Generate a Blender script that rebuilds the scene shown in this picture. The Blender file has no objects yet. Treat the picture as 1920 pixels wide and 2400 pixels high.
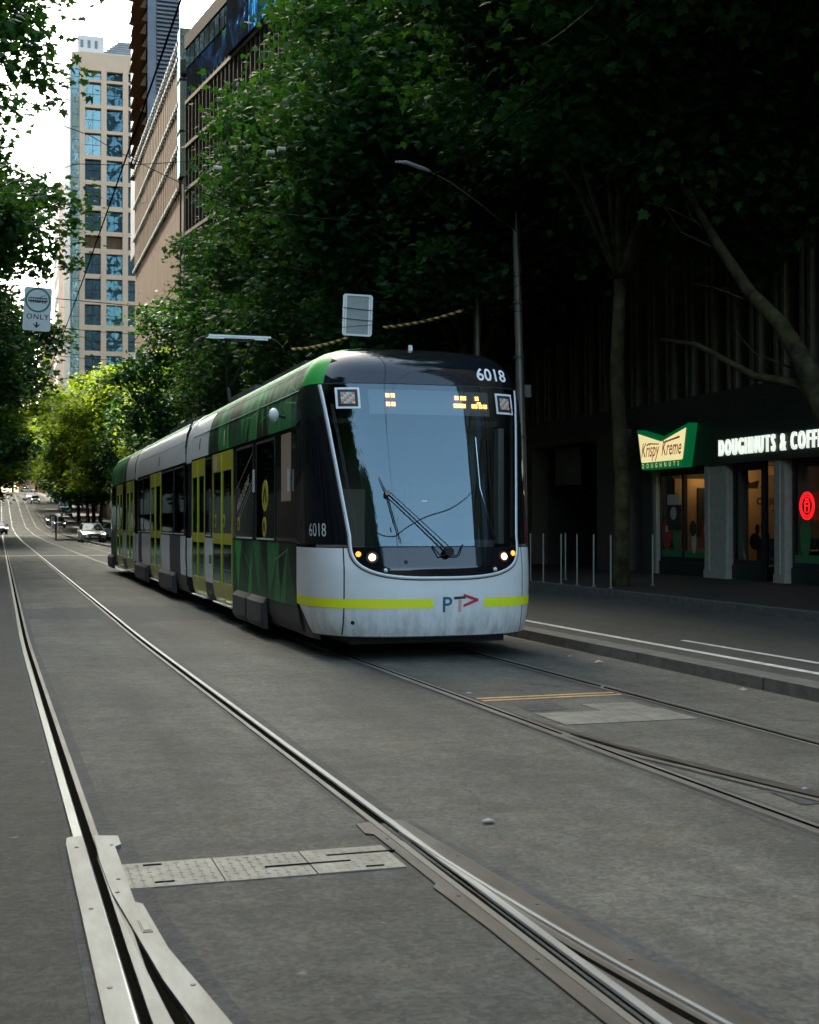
import bpy, bmesh, math, random
import numpy as np
from mathutils import Vector, Matrix
random.seed(7)
R = math.radians
scn = bpy.context.scene
col = scn.collection

# ------------------------------------------------------------------ camera, sky, sun, exposure
YAW = math.atan(960 / 3115)
cam_d = bpy.data.cameras.new('camera')
cam_d.sensor_fit = 'HORIZONTAL'; cam_d.sensor_width = 24; cam_d.lens = 24 * 3115 / 1920
cam_d.clip_start = 0.1; cam_d.clip_end = 3000
cam_d.dof.use_dof = True; cam_d.dof.focus_distance = 15.0; cam_d.dof.aperture_fstop = 6.3
cam = bpy.data.objects.new('camera', cam_d); col.objects.link(cam)
cam.location = (0, 0, 1.49)
cam.rotation_euler = (R(90) + math.atan(26 / 3115), 0, -YAW)
scn.camera = cam

SUN_EL, SUN_AZ = R(45), R(-20)        # azimuth measured from +Y (up the street) towards +X
world = bpy.data.worlds.new('World'); scn.world = world; world.use_nodes = True
nt = world.node_tree; nt.nodes.clear()
sky = nt.nodes.new('ShaderNodeTexSky'); sky.sky_type = 'NISHITA'; sky.sun_disc = False
sky.sun_elevation = SUN_EL; sky.sun_rotation = SUN_AZ
sky.air_density = 1.0; sky.dust_density = 4.0; sky.ozone_density = 0.0
bg = nt.nodes.new('ShaderNodeBackground'); bg.inputs['Strength'].default_value = 0.15
wo = nt.nodes.new('ShaderNodeOutputWorld')
tint = nt.nodes.new('ShaderNodeMix'); tint.data_type = 'RGBA'; tint.blend_type = 'MULTIPLY'; tint.inputs['Factor'].default_value = 1
tint.inputs[7].default_value = (.985, 1.035, .93, 1)
nt.links.new(sky.outputs[0], tint.inputs[6]); nt.links.new(tint.outputs[2], bg.inputs[0]); nt.links.new(bg.outputs[0], wo.inputs[0])

sun_d = bpy.data.lights.new('sun', 'SUN'); sun_d.energy = 2.0; sun_d.angle = R(0.5); sun_d.color = (1, .93, .82)
sun = bpy.data.objects.new('sun', sun_d); col.objects.link(sun)
sd = Vector((math.sin(SUN_AZ) * math.cos(SUN_EL), math.cos(SUN_AZ) * math.cos(SUN_EL), math.sin(SUN_EL)))
sun.rotation_euler = sd.to_track_quat('Z', 'Y').to_euler(); sun.location = (0, 0, 60)

vs = scn.view_settings
vs.view_transform = 'Standard'; vs.look = 'None'; vs.gamma = 1; vs.use_curve_mapping = False
vs.exposure = 2.65
cy = scn.cycles
cy.max_bounces = 8; cy.diffuse_bounces = 3; cy.glossy_bounces = 4; cy.transmission_bounces = 6; cy.transparent_max_bounces = 8
cy.use_denoising = True; cy.caustics_reflective = False; cy.caustics_refractive = False
cy.sample_clamp_indirect = 6

# ------------------------------------------------------------------ materials
MATS = {}
def mat(name, base=(.5, .5, .5), rough=.6, metal=0, spec=.5, emit=None, es=0, noise=None, bump=None, base2=None, coat=0, ior=None, detail=6, stretch=None):
    if name in MATS: return MATS[name]
    m = bpy.data.materials.new(name); m.use_nodes = True; t = m.node_tree; b = t.nodes['Principled BSDF']
    b.inputs['Base Color'].default_value = (*base, 1); b.inputs['Roughness'].default_value = rough
    b.inputs['Metallic'].default_value = metal; b.inputs['Specular IOR Level'].default_value = spec
    if coat: b.inputs['Coat Weight'].default_value = coat; b.inputs['Coat Roughness'].default_value = .03
    if ior: b.inputs['IOR'].default_value = ior
    if emit: b.inputs['Emission Color'].default_value = (*emit, 1); b.inputs['Emission Strength'].default_value = es
    tc = t.nodes.new('ShaderNodeTexCoord'); src = tc.outputs['Object']
    if stretch:
        mp = t.nodes.new('ShaderNodeMapping'); mp.inputs['Scale'].default_value = stretch
        t.links.new(src, mp.inputs[0]); src = mp.outputs[0]
    if noise:
        n = t.nodes.new('ShaderNodeTexNoise'); n.inputs['Scale'].default_value = noise; n.inputs['Detail'].default_value = detail
        n.inputs['Roughness'].default_value = .65
        t.links.new(src, n.inputs['Vector'])
        r = t.nodes.new('ShaderNodeValToRGB'); r.color_ramp.elements[0].position = .35; r.color_ramp.elements[1].position = .68
        b2 = base2 or tuple(c * .6 for c in base)
        r.color_ramp.elements[0].color = (*b2, 1); r.color_ramp.elements[1].color = (*base, 1)
        t.links.new(n.outputs[0], r.inputs[0]); t.links.new(r.outputs[0], b.inputs['Base Color'])
    if bump:
        n2 = t.nodes.new('ShaderNodeTexNoise'); n2.inputs['Scale'].default_value = bump[0]; n2.inputs['Detail'].default_value = 4
        t.links.new(src, n2.inputs['Vector'])
        bp = t.nodes.new('ShaderNodeBump'); bp.inputs['Strength'].default_value = bump[1]; bp.inputs['Distance'].default_value = bump[2]
        t.links.new(n2.outputs[0], bp.inputs['Height']); t.links.new(bp.outputs[0], b.inputs['Normal'])
    MATS[name] = m
    return m

def asphalt(name, c, patchc, speck=.6):
    m = bpy.data.materials.new(name); m.use_nodes = True; t = m.node_tree; b = t.nodes['Principled BSDF']
    g = t.nodes.new('ShaderNodeTexCoord')
    def noise(sc, det, ro=.6, stretch=None):
        n = t.nodes.new('ShaderNodeTexNoise'); n.inputs['Scale'].default_value = sc; n.inputs['Detail'].default_value = det; n.inputs['Roughness'].default_value = ro
        if stretch:
            mp = t.nodes.new('ShaderNodeMapping'); mp.inputs['Scale'].default_value = stretch
            t.links.new(g.outputs['Object'], mp.inputs[0]); t.links.new(mp.outputs[0], n.inputs['Vector'])
        else: t.links.new(g.outputs['Object'], n.inputs['Vector'])
        return n
    def mix(kind, a, bb, fac):
        x = t.nodes.new('ShaderNodeMix'); x.data_type = 'RGBA'; x.blend_type = kind
        x.inputs['Factor'].default_value = fac if isinstance(fac, float) else 0
        if not isinstance(fac, float): t.links.new(fac, x.inputs['Factor'])
        for v, s in ((a, 6), (bb, 7)):
            if isinstance(v, tuple): x.inputs[s].default_value = (*v, 1)
            else: t.links.new(v, x.inputs[s])
        return x.outputs[2]
    def ramp(n, p0, p1, c0, c1):
        r = t.nodes.new('ShaderNodeValToRGB'); r.color_ramp.elements[0].position = p0; r.color_ramp.elements[1].position = p1
        r.color_ramp.elements[0].color = (*c0, 1); r.color_ramp.elements[1].color = (*c1, 1); t.links.new(n.outputs[0], r.inputs[0]); return r.outputs[0]
    big = ramp(noise(.55, 5, .6, (1.4, .6, 1)), .38, .66, patchc, c)
    streak = ramp(noise(.8, 4, .6, (.35, 3.2, 1)), .42, .7, (1, 1, 1), (.84, .82, .8))
    c1 = mix('MULTIPLY', big, streak, .9)
    lane = ramp(noise(1.0, 4, .55, (2.6, .16, 1)), .40, .62, (.80, .80, .80), (1.06, 1.06, 1.05)); c1 = mix('MULTIPLY', c1, lane, .8)
    mid = ramp(noise(5, 8, .75), .28, .72, (.5, .5, .49), (1.22, 1.2, 1.17))
    c2 = mix('MULTIPLY', c1, mid, .9)
    v = t.nodes.new('ShaderNodeTexVoronoi'); v.inputs['Scale'].default_value = 48
    t.links.new(g.outputs['Object'], v.inputs['Vector'])
    sr = t.nodes.new('ShaderNodeValToRGB'); sr.color_ramp.elements[0].position = .1; sr.color_ramp.elements[1].position = .95
    sr.color_ramp.elements[0].color = (.55, .55, .55, 1); sr.color_ramp.elements[1].color = (1.5, 1.48, 1.42, 1)
    sp_ = t.nodes.new('ShaderNodeSeparateColor'); t.links.new(v.outputs['Color'], sp_.inputs[0]); t.links.new(sp_.outputs[0], sr.inputs[0])
    c3 = mix('MULTIPLY', c2, sr.outputs[0], speck)
    # oily dark stains and pale scuffs
    st = ramp(noise(1.1, 5, .6), .60, .78, (0, 0, 0), (1, 1, 1))
    c4 = mix('MIX', c3, tuple(x * .5 for x in c), .0)
    mx = mix('MIX', c3, tuple(x * .45 for x in patchc), st)
    sc_ = ramp(noise(9, 2, .5, (1, 2.2, 1)), .735, .76, (0, 0, 0), (.55, .55, .55))
    warm = ramp(noise(2.2, 5, .7), .5, .75, (1, 1, 1), (1.12, 1.0, .86)); mx = mix('MULTIPLY', mx, warm, 1.0)
    vc = t.nodes.new('ShaderNodeTexVoronoi'); vc.feature = 'DISTANCE_TO_EDGE'; vc.inputs['Scale'].default_value = .32
    dn = noise(3.0, 5, .7); mp2 = t.nodes.new('ShaderNodeMix'); mp2.data_type = 'RGBA'; mp2.blend_type = 'ADD'; mp2.inputs['Factor'].default_value = .28
    t.links.new(g.outputs['Object'], mp2.inputs[6]); t.links.new(dn.outputs['Color'], mp2.inputs[7]); t.links.new(mp2.outputs[2], vc.inputs['Vector'])
    cr = t.nodes.new('ShaderNodeValToRGB'); cr.color_ramp.elements[0].position = .0; cr.color_ramp.elements[1].position = .0035
    cr.color_ramp.elements[0].color = (.55, .55, .54, 1); cr.color_ramp.elements[1].color = (1, 1, 1, 1); t.links.new(vc.outputs['Distance'], cr.inputs[0])
    mx = mix('MULTIPLY', mx, cr.outputs[0], .8)
    mx2 = mix('MIX', mx, (.2, .2, .19), sc_)
    t.links.new(mx2, b.inputs['Base Color'])
    b.inputs['Roughness'].default_value = .82; b.inputs['Specular IOR Level'].default_value = .35
    bn = noise(160, 3, .7); bp = t.nodes.new('ShaderNodeBump'); bp.inputs['Strength'].default_value = .55; bp.inputs['Distance'].default_value = .006
    t.links.new(bn.outputs[0], bp.inputs['Height']); t.links.new(bp.outputs[0], b.inputs['Normal'])
    MATS[name] = m
    return m

def window_glass(name, tint, refl_ior=1.6, rough=.02, fac=None):
    """dark tinted glass one can look a little way into: fresnel mirror over tinted transparency"""
    m = bpy.data.materials.new(name); m.use_nodes = True; t = m.node_tree; t.nodes.clear()
    o = t.nodes.new('ShaderNodeOutputMaterial'); g = t.nodes.new('ShaderNodeBsdfGlossy'); g.inputs['Roughness'].default_value = rough
    g.inputs['Color'].default_value = (.74, .95, 1, 1)
    tr = t.nodes.new('ShaderNodeBsdfTransparent'); tr.inputs[0].default_value = (*tint, 1)
    lw = t.nodes.new('ShaderNodeLayerWeight'); lw.inputs[0].default_value = .5
    pw = t.nodes.new('ShaderNodeMath'); pw.operation = 'POWER'; pw.inputs[1].default_value = 5; t.links.new(lw.outputs['Facing'], pw.inputs[0])
    f0 = ((refl_ior - 1) / (refl_ior + 1)) ** 2
    f = t.nodes.new('ShaderNodeMath'); f.operation = 'MULTIPLY_ADD'; f.inputs[1].default_value = 1 - f0; f.inputs[2].default_value = f0; t.links.new(pw.outputs[0], f.inputs[0])
    mx = t.nodes.new('ShaderNodeMixShader')
    t.links.new(f.outputs[0], mx.inputs[0]); t.links.new(tr.outputs[0], mx.inputs[1]); t.links.new(g.outputs[0], mx.inputs[2])
    t.links.new(mx.outputs[0], o.inputs[0]); MATS[name] = m
    return m

def facade_glass(name, c, c2=None, rough=.05, wav=.35, st=.4, diffuse=(.01, .012, .014)):
    m = bpy.data.materials.new(name); m.use_nodes = True; t = m.node_tree; t.nodes.clear()
    o = t.nodes.new('ShaderNodeOutputMaterial'); g = t.nodes.new('ShaderNodeBsdfGlossy'); g.inputs['Roughness'].default_value = rough; g.inputs['Color'].default_value = (*c, 1)
    d = t.nodes.new('ShaderNodeBsdfDiffuse'); d.inputs[0].default_value = (*diffuse, 1); a = t.nodes.new('ShaderNodeAddShader')
    tc = t.nodes.new('ShaderNodeTexCoord'); n = t.nodes.new('ShaderNodeTexNoise'); n.inputs['Scale'].default_value = wav; n.inputs['Detail'].default_value = 3; n.inputs['Distortion'].default_value = 1.5
    t.links.new(tc.outputs['Object'], n.inputs['Vector']); b = t.nodes.new('ShaderNodeBump'); b.inputs['Strength'].default_value = st; b.inputs['Distance'].default_value = .4
    t.links.new(n.outputs[0], b.inputs['Height']); t.links.new(b.outputs[0], g.inputs['Normal'])
    if c2:
        r = t.nodes.new('ShaderNodeValToRGB'); r.color_ramp.elements[0].position = .46; r.color_ramp.elements[1].position = .54
        r.color_ramp.elements[0].color = (*c2, 1); r.color_ramp.elements[1].color = (*c, 1); t.links.new(n.outputs[0], r.inputs[0]); t.links.new(r.outputs[0], g.inputs['Color'])
    t.links.new(g.outputs[0], a.inputs[0]); t.links.new(d.outputs[0], a.inputs[1]); t.links.new(a.outputs[0], o.inputs[0]); MATS[name] = m
    return m

def leaf_mat(name, c1, c2, c3, trans=.35):
    m = bpy.data.materials.new(name); m.use_nodes = True; t = m.node_tree; t.nodes.clear()
    o = t.nodes.new('ShaderNodeOutputMaterial'); d = t.nodes.new('ShaderNodeBsdfPrincipled'); tl = t.nodes.new('ShaderNodeBsdfTranslucent')
    a = t.nodes.new('ShaderNodeAttribute'); a.attribute_name = 'leaf_tint'
    r = t.nodes.new('ShaderNodeValToRGB'); r.color_ramp.elements[0].color = (*c1, 1); r.color_ramp.elements[1].color = (*c3, 1)
    e = r.color_ramp.elements.new(.55); e.color = (*c2, 1)
    t.links.new(a.outputs['Fac'], r.inputs[0]); t.links.new(r.outputs[0], d.inputs['Base Color'])
    mul = t.nodes.new('ShaderNodeMix'); mul.data_type = 'RGBA'; mul.blend_type = 'MULTIPLY'; mul.inputs['Factor'].default_value = 1
    mul.inputs[7].default_value = (2.6, 2.3, .7, 1)
    t.links.new(r.outputs[0], mul.inputs[6]); t.links.new(mul.outputs[2], tl.inputs[0])
    d.inputs['Roughness'].default_value = .6; d.inputs['Specular IOR Level'].default_value = .16
    mx = t.nodes.new('ShaderNodeMixShader'); mx.inputs[0].default_value = trans
    t.links.new(d.outputs[0], mx.inputs[1]); t.links.new(tl.outputs[0], mx.inputs[2]); t.links.new(mx.outputs[0], o.inputs[0]); MATS[name] = m
    return m

asphalt('asphalt_track', (.108, .11, .1), (.056, .059, .055))
asphalt('asphalt_lane', (.05, .052, .048), (.038, .04, .037))
asphalt('asphalt_patch', (.058, .064, .068), (.045, .05, .054))
asphalt('paving', (.024, .022, .019), (.016, .015, .0135), .2)
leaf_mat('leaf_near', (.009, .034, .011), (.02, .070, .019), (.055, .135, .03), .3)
leaf_mat('leaf_sunlit', (.03, .07, .014), (.10, .17, .025), (.30, .33, .035), .55)  # yellower, lighter copy of the leaf colour paints sunlight into the far crowns
mat('bark', (.075, .07, .03), .95, spec=.1, noise=2.6, base2=(.014, .0125, .008), bump=(9, .5, .03))
mat('steel_plate', (.2, .215, .21), .5, metal=.25, noise=7, base2=(.115, .115, .105), bump=(60, .2, .002), stretch=(1, .25, 1))
mat('steel_dull', (.11, .1, .09), .4, metal=.4, noise=10, base2=(.06, .053, .046), bump=(50, .2, .002), stretch=(1, .3, 1))
mat('rail_head', (.26, .275, .275), .3, metal=.8, noise=20, base2=(.18, .19, .19), stretch=(1, .05, 1))
mat('rail_polished', (.5, .52, .52), .34, metal=.65, noise=20, base2=(.34, .35, .35), stretch=(1, .05, 1))
mat('rail_side', (.13, .13, .12), .5, metal=.3, noise=16, base2=(.06, .056, .05), stretch=(1, .1, 1))
mat('groove', (.004, .004, .0035), 1.0, spec=0, noise=25, base2=(.009, .008, .006))
mat('checker_plate', (.2, .2, .175), .6, metal=.15, noise=5, base2=(.10, .098, .082), detail=10)
mat('white_line', (.62, .64, .62), .7, noise=7, base2=(.3, .31, .3), bump=(80, .3, .003), detail=10)
mat('orange_line', (.55, .34, .13), .7, noise=9, base2=(.3, .2, .1))
mat('kerb_stone', (.085, .086, .08), .75, noise=6, base2=(.045, .046, .043), bump=(30, .4, .006))
mat('tram_white', (.86, .88, .86), .32, coat=.25, noise=1.1, base2=(.78, .79, .765))
_m = mat('tram_white', (.78, .82, .83)); _t = _m.node_tree; _b = _t.nodes['Principled BSDF']; _src = _b.inputs['Base Color'].links[0].from_socket
_tc = _t.nodes.new('ShaderNodeTexCoord'); _sx = _t.nodes.new('ShaderNodeSeparateXYZ'); _t.links.new(_tc.outputs['Object'], _sx.inputs[0])
_mr = _t.nodes.new('ShaderNodeMapRange'); _mr.inputs['From Min'].default_value = .75; _mr.inputs['From Max'].default_value = .25; _t.links.new(_sx.outputs['Z'], _mr.inputs['Value'])
_n = _t.nodes.new('ShaderNodeTexNoise'); _n.inputs['Scale'].default_value = 6; _n.inputs['Detail'].default_value = 8; _n.inputs['Roughness'].default_value = .7; _mp = _t.nodes.new('ShaderNodeMapping'); _mp.inputs['Scale'].default_value = (1.6, 1.6, .4)
_t.links.new(_tc.outputs['Object'], _mp.inputs[0]); _t.links.new(_mp.outputs[0], _n.inputs['Vector'])
_r = _t.nodes.new('ShaderNodeValToRGB'); _r.color_ramp.elements[0].position = .42; _r.color_ramp.elements[1].position = .75; _t.links.new(_n.outputs[0], _r.inputs[0])
_mu = _t.nodes.new('ShaderNodeMath'); _mu.operation = 'MULTIPLY'; _t.links.new(_mr.outputs[0], _mu.inputs[0]); _t.links.new(_r.outputs[0], _mu.inputs[1])
_x = _t.nodes.new('ShaderNodeMix'); _x.data_type = 'RGBA'; _x.inputs[7].default_value = (.34, .31, .26, 1); _t.links.new(_mu.outputs[0], _x.inputs['Factor']); _t.links.new(_src, _x.inputs[6]); _t.links.new(_x.outputs[2], _b.inputs['Base Color'])
mat('tram_grey', (.06, .064, .064), .55, noise=2, base2=(.04, .043, .043))
mat('skirt_dark', (.05, .055, .053), .5, noise=2, base2=(.032, .034, .034))
mat('black_gloss', (.006, .008, .011), .06, coat=.25, ior=1.5)
mat('black_matt', (.012, .012, .012), .7)
mat('rubber', (.02, .02, .02), .8)
window_glass('windscreen', (.62, .68, .68), 2.12, .012)
window_glass('cab_glass', (.16, .17, .16), 1.5)
window_glass('side_glass', (.12, .12, .10), 1.45)
window_glass('shop_glass', (.75, .76, .72), 1.45)
mat('tram_green_mid', (.024, .19, .055), .42, spec=.25)
mat('tram_green_bright', (.035, .33, .065), .42, spec=.25)
mat('tram_green_deep', (.01, .08, .028), .42, spec=.25)
mat('tram_green_black', (.006, .015, .009), .42, spec=.25)
mat('tram_green_pale', (.045, .25, .09), .5, spec=.25)
mat('green_line', (.22, .42, .2), .5)
mat('door_yellow', (.52, .48, .03), .4, coat=.2)
mat('door_yellow_bright', (.58, .72, .04), .5)
mat('stripe_yellow', (1, .93, .02), .5, noise=2.5, base2=(.85, .98, .02))
mat('cream_interior', (.33, .26, .19), .7)
mat('interior_dark', (.06, .06, .06), .7)
mat('trim_silver', (.7, .72, .72), .4, metal=.2)
mat('white_paint', (.8, .82, .82), .5)
mat('logo_blue', (.03, .12, .19), .5)
mat('logo_black', (.03, .035, .04), .5)
mat('logo_peach', (.65, .42, .3), .5)
mat('logo_red', (.6, .03, .04), .5)
mat('lamp_warm', (1, .85, .6), .3, emit=(1, .72, .42), es=1.0)
mat('amber_lens', (.7, .22, .02), .2, emit=(1, .35, .04), es=.35)
mat('led_orange', (1, .4, .1), .4, emit=(1, .33, .06), es=2.6)
mat('glint_glow', (.8, .5, .2), .5, emit=(1, .5, .15), es=.16)
mat('lamp_bowl', (.12, .07, .04), .3, metal=.6)
mat('display_grey', (.12, .14, .15), .5)
mat('chrome', (.8, .8, .82), .15, metal=1)
mat('galvanised', (.2, .19, .17), .45, metal=.6, noise=4, base2=(.2, .18, .15), stretch=(1, 1, .3))
mat('pale_post', (.26, .255, .21), .5, metal=.3)
mat('hazard_yellow', (.6, .33, .05), .7)
mat('sign_face', (.55, .57, .54), .5, noise=6, base2=(.5, .52, .49))
mat('sign_back', (.33, .35, .35), .5, metal=.4, noise=5, base2=(.25, .27, .27))
mat('sign_green', (.0, .13, .09), .5)
mat('sign_black', (.012, .012, .012), .6)
mat('wire', (.004, .004, .004), .9, spec=.05)
mat('stone_tan', (.62, .42, .28), .8, spec=.15, noise=.15, base2=(.55, .37, .245))
mat('stone_cream', (.6, .56, .5), .7, noise=.3, base2=(.52, .48, .43))
mat('stone_cocoa', (.115, .07, .038), .8, spec=.15, noise=.25, base2=(.085, .053, .029))
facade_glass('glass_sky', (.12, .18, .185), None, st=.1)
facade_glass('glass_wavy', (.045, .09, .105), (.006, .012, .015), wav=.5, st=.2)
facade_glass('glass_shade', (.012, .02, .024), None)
facade_glass('glass_navy', (.012, .05, .13), (.002, .004, .008), wav=.25, rough=.1)
mat('glass_dark', (.015, .02, .022), .05, ior=1.6, bump=(.4, .4, .3))
facade_glass('glass_blue', (.01, .075, .2), None, rough=.15)
mat('dark_facade', (.03, .027, .022), .5, noise=1.5, base2=(.05, .045, .04))
mat('dark_mullion', (.035, .027, .019), .8, spec=.1)
mat('grey_facade', (.1, .12, .15), .6, noise=.5, base2=(.16, .175, .2))
mat('white_trim', (.42, .44, .43), .7, spec=.2)
mat('wall_dark', (.034, .031, .025), .8, noise=1.2, base2=(.045, .042, .038))
mat('wall_sand', (.075, .06, .042), .85, noise=3, base2=(.1, .085, .065))
mat('fin_stone', (.16, .135, .09), .8, noise=2, base2=(.1, .085, .06))
mat('shop_column', (.36, .345, .28), .75, noise=7, base2=(.29, .275, .225))
mat('fascia', (.012, .022, .016), .5)
mat('letter_lit', (1, 1, 1), .5, emit=(.9, 1, .85), es=.13)
mat('kk_cream', (.9, .8, .5), .5, emit=(1, .87, .42), es=.13)
mat('kk_green', (.0, .06, .025), .5, emit=(.0, .22, .06), es=.06)
mat('kk_red', (.28, .02, .01), .5, emit=(.3, .02, .01), es=.06)
mat('kk_small', (.9, .9, .5), .5, emit=(.8, .9, .35), es=.12)
mat('neon_red', (.9, .02, .03), .5, emit=(1, .01, .015), es=.22)
mat('shop_wall', (.5, .35, .2), .8)
mat('shop_dark', (.03, .026, .02), .7)
mat('poster_red', (.3, .03, .025), .6)
mat('poster_green', (.03, .16, .05), .6)
mat('poster_pale', (.45, .4, .32), .6)
mat('car_silver', (.5, .51, .5), .3, metal=.5, coat=.5)
mat('car_black', (.02, .02, .022), .25, coat=.6)
mat('car_white', (.7, .71, .7), .35, coat=.4)
mat('car_glass', (.02, .03, .035), .05, ior=1.7)
mat('car_lamp', (1, 1, .9), .3, emit=(1, .98, .86), es=1.2)
mat('orange_plastic', (.8, .13, .03), .5)
mat('red_signal', (.9, .03, .03), .4, emit=(1, .03, .02), es=.6)
mat('distant_wall', (.4, .32, .24), .8, noise=.3, base2=(.3, .24, .18))
mat('litter', (.26, .27, .33), .8)
mat('litter_tan', (.4, .3, .2), .7)
for i, c in enumerate([(.75, .12, .2), (.1, .5, .68), (.8, .62, .1), (.02, .02, .02)]): mat('sticker_%s' % ['red', 'cyan', 'yellow', 'black'][i], c, .5)
M = MATS

# ------------------------------------------------------------------ mesh helpers
class MB:
    def __init__(s): s.v = []; s.f = []; s.m = []
    def add(s, verts, faces, mi=0):
        o = len(s.v); s.v += [tuple(p) for p in verts]; s.f += [tuple(i + o for i in q) for q in faces]; s.m += [mi] * len(faces); return s
    def box(s, x0, x1, y0, y1, z0, z1, mi=0):
        v = [(x0, y0, z0), (x1, y0, z0), (x1, y1, z0), (x0, y1, z0), (x0, y0, z1), (x1, y0, z1), (x1, y1, z1), (x0, y1, z1)]
        return s.add(v, [(0, 3, 2, 1), (4, 5, 6, 7), (0, 1, 5, 4), (1, 2, 6, 5), (2, 3, 7, 6), (3, 0, 4, 7)], mi)
    def tube(s, pts, rad, n=8, mi=0, cap=True):
        pts = [Vector(p) for p in pts]
        rr = rad if isinstance(rad, (list, tuple)) else [rad] * len(pts)
        rings = []; ref = None
        for i, p in enumerate(pts):
            t = (pts[min(i + 1, len(pts) - 1)] - pts[max(i - 1, 0)]).normalized()
            if ref is None: ref = Vector((0, 0, 1)) if abs(t.z) < .9 else Vector((1, 0, 0))
            a = (ref - t * ref.dot(t)).normalized(); b = t.cross(a); ref = a
            rings.append([p + (a * math.cos(2 * math.pi * k / n) + b * math.sin(2 * math.pi * k / n)) * rr[i] for k in range(n)])
        v = [q for r in rings for q in r]; f = []
        for i in range(len(pts) - 1):
            for k in range(n): f.append((i * n + k, i * n + (k + 1) % n, (i + 1) * n + (k + 1) % n, (i + 1) * n + k))
        if cap: f.append(tuple(range(n))[::-1]); f.append(tuple((len(pts) - 1) * n + k for k in range(n)))
        return s.add(v, f, mi)
    def cyl(s, c, r, h, axis='z', n=16, mi=0, r2=None):
        c = Vector(c); d = {'x': Vector((1, 0, 0)), 'y': Vector((0, 1, 0)), 'z': Vector((0, 0, 1))}[axis]
        return s.tube([c - d * h / 2, c + d * h / 2], [r, r if r2 is None else r2], n, mi)
    def prism(s, poly, axis, a0, a1, mi=0):
        """poly of 2D points extruded along axis ('x': (y,z), 'y': (x,z), 'z': (x,y))"""
        n = len(poly)
        def P(p, a): return {'x': (a, p[0], p[1]), 'y': (p[0], a, p[1]), 'z': (p[0], p[1], a)}[axis]
        v = [P(p, a0) for p in poly] + [P(p, a1) for p in poly]
        f = [tuple(range(n)), tuple(range(2 * n - 1, n - 1, -1))] + [(i, (i + 1) % n, n + (i + 1) % n, n + i) for i in range(n)]
        return s.add(v, f, mi)
    def grid(s, rows, mi=0):
        n = len(rows[0]); v = [p for r in rows for p in r]
        f = [(i * n + j, i * n + j + 1, (i + 1) * n + j + 1, (i + 1) * n + j) for i in range(len(rows) - 1) for j in range(n - 1)]
        return s.add(v, f, mi)
    def mesh(s, name, mats, smooth=False, fix=True):
        me = bpy.data.meshes.new(name); me.from_pydata(s.v, [], s.f)
        for m in (mats if isinstance(mats, (list, tuple)) else [mats]): me.materials.append(M[m] if isinstance(m, str) else m)
        if any(s.m): me.polygons.foreach_set('material_index', s.m)
        if fix:
            bm = bmesh.new(); bm.from_mesh(me); bmesh.ops.recalc_face_normals(bm, faces=bm.faces); bm.to_mesh(me); bm.free()
        if smooth:
            me.polygons.foreach_set('use_smooth', [True] * len(me.polygons))
            if smooth != 'all': me.set_sharp_from_angle(angle=R(smooth if smooth is not True else 35))
        me.update(); return me
    def build(s, name, mats, parent=None, smooth=False, fix=True, **k):
        return obj(name, s.mesh(name, mats, smooth, fix), parent, **k)
def props(o, label=None, cat=None, group=None, kind=None):
    if label: o['label'] = label
    if cat: o['category'] = cat
    if group: o['group'] = group
    if kind: o['kind'] = kind
    return o
def obj(name, me, parent=None, loc=None, rot=None, scale=None, **k):
    o = bpy.data.objects.new(name, me); col.objects.link(o)
    if parent is not None: o.parent = parent
    if loc: o.location = loc
    if rot: o.rotation_euler = rot
    if scale: o.scale = scale
    return props(o, **k)
def thing(name, label, cat, loc=(0, 0, 0), rz=0, group=None):
    return obj(name, None, None, loc, (0, 0, rz), label=label, cat=cat, group=group)
def copy_tree(root, loc=None, rz=None, label=None, scale=None):
    def cp(o, par):
        c = o.copy(); col.objects.link(c); c.parent = par
        for ch in list(o.children): cp(ch, c)
        return c
    c = cp(root, None)
    if loc: c.location = loc
    if rz is not None: c.rotation_euler = (0, 0, rz)
    if label: c['label'] = label
    if scale: c.scale = scale if isinstance(scale, (tuple, list)) else (scale,) * 3
    return c
def text_mesh(txt, size=1, ext=0, off=0, shear=0, spacing=1.0, align='LEFT', res=3, xs=1.0):
    cu = bpy.data.curves.new('txt', 'FONT'); cu.body = txt; cu.size = size; cu.extrude = ext; cu.offset = off; cu.shear = shear
    cu.space_character = spacing; cu.align_x = align; cu.resolution_u = res
    o = bpy.data.objects.new('txt', cu); col.objects.link(o); dg = bpy.context.evaluated_depsgraph_get()
    me = bpy.data.meshes.new_from_object(o.evaluated_get(dg)); bpy.data.objects.remove(o); bpy.data.curves.remove(cu)
    if xs != 1: me.transform(Matrix.Diagonal((xs, 1, 1, 1)))
    return me
def warp(me, fn, sub=.012):
    bm = bmesh.new(); bm.from_mesh(me); bmesh.ops.triangulate(bm, faces=bm.faces)
    for _ in range(2):
        ee = [e for e in bm.edges if e.calc_length() > sub * 2]
        if ee: bmesh.ops.subdivide_edges(bm, edges=ee, cuts=2); bmesh.ops.triangulate(bm, faces=bm.faces)
    bm.to_mesh(me); bm.free()
    for v in me.vertices: v.co = fn(v.co)
    me.update(); return me

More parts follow.
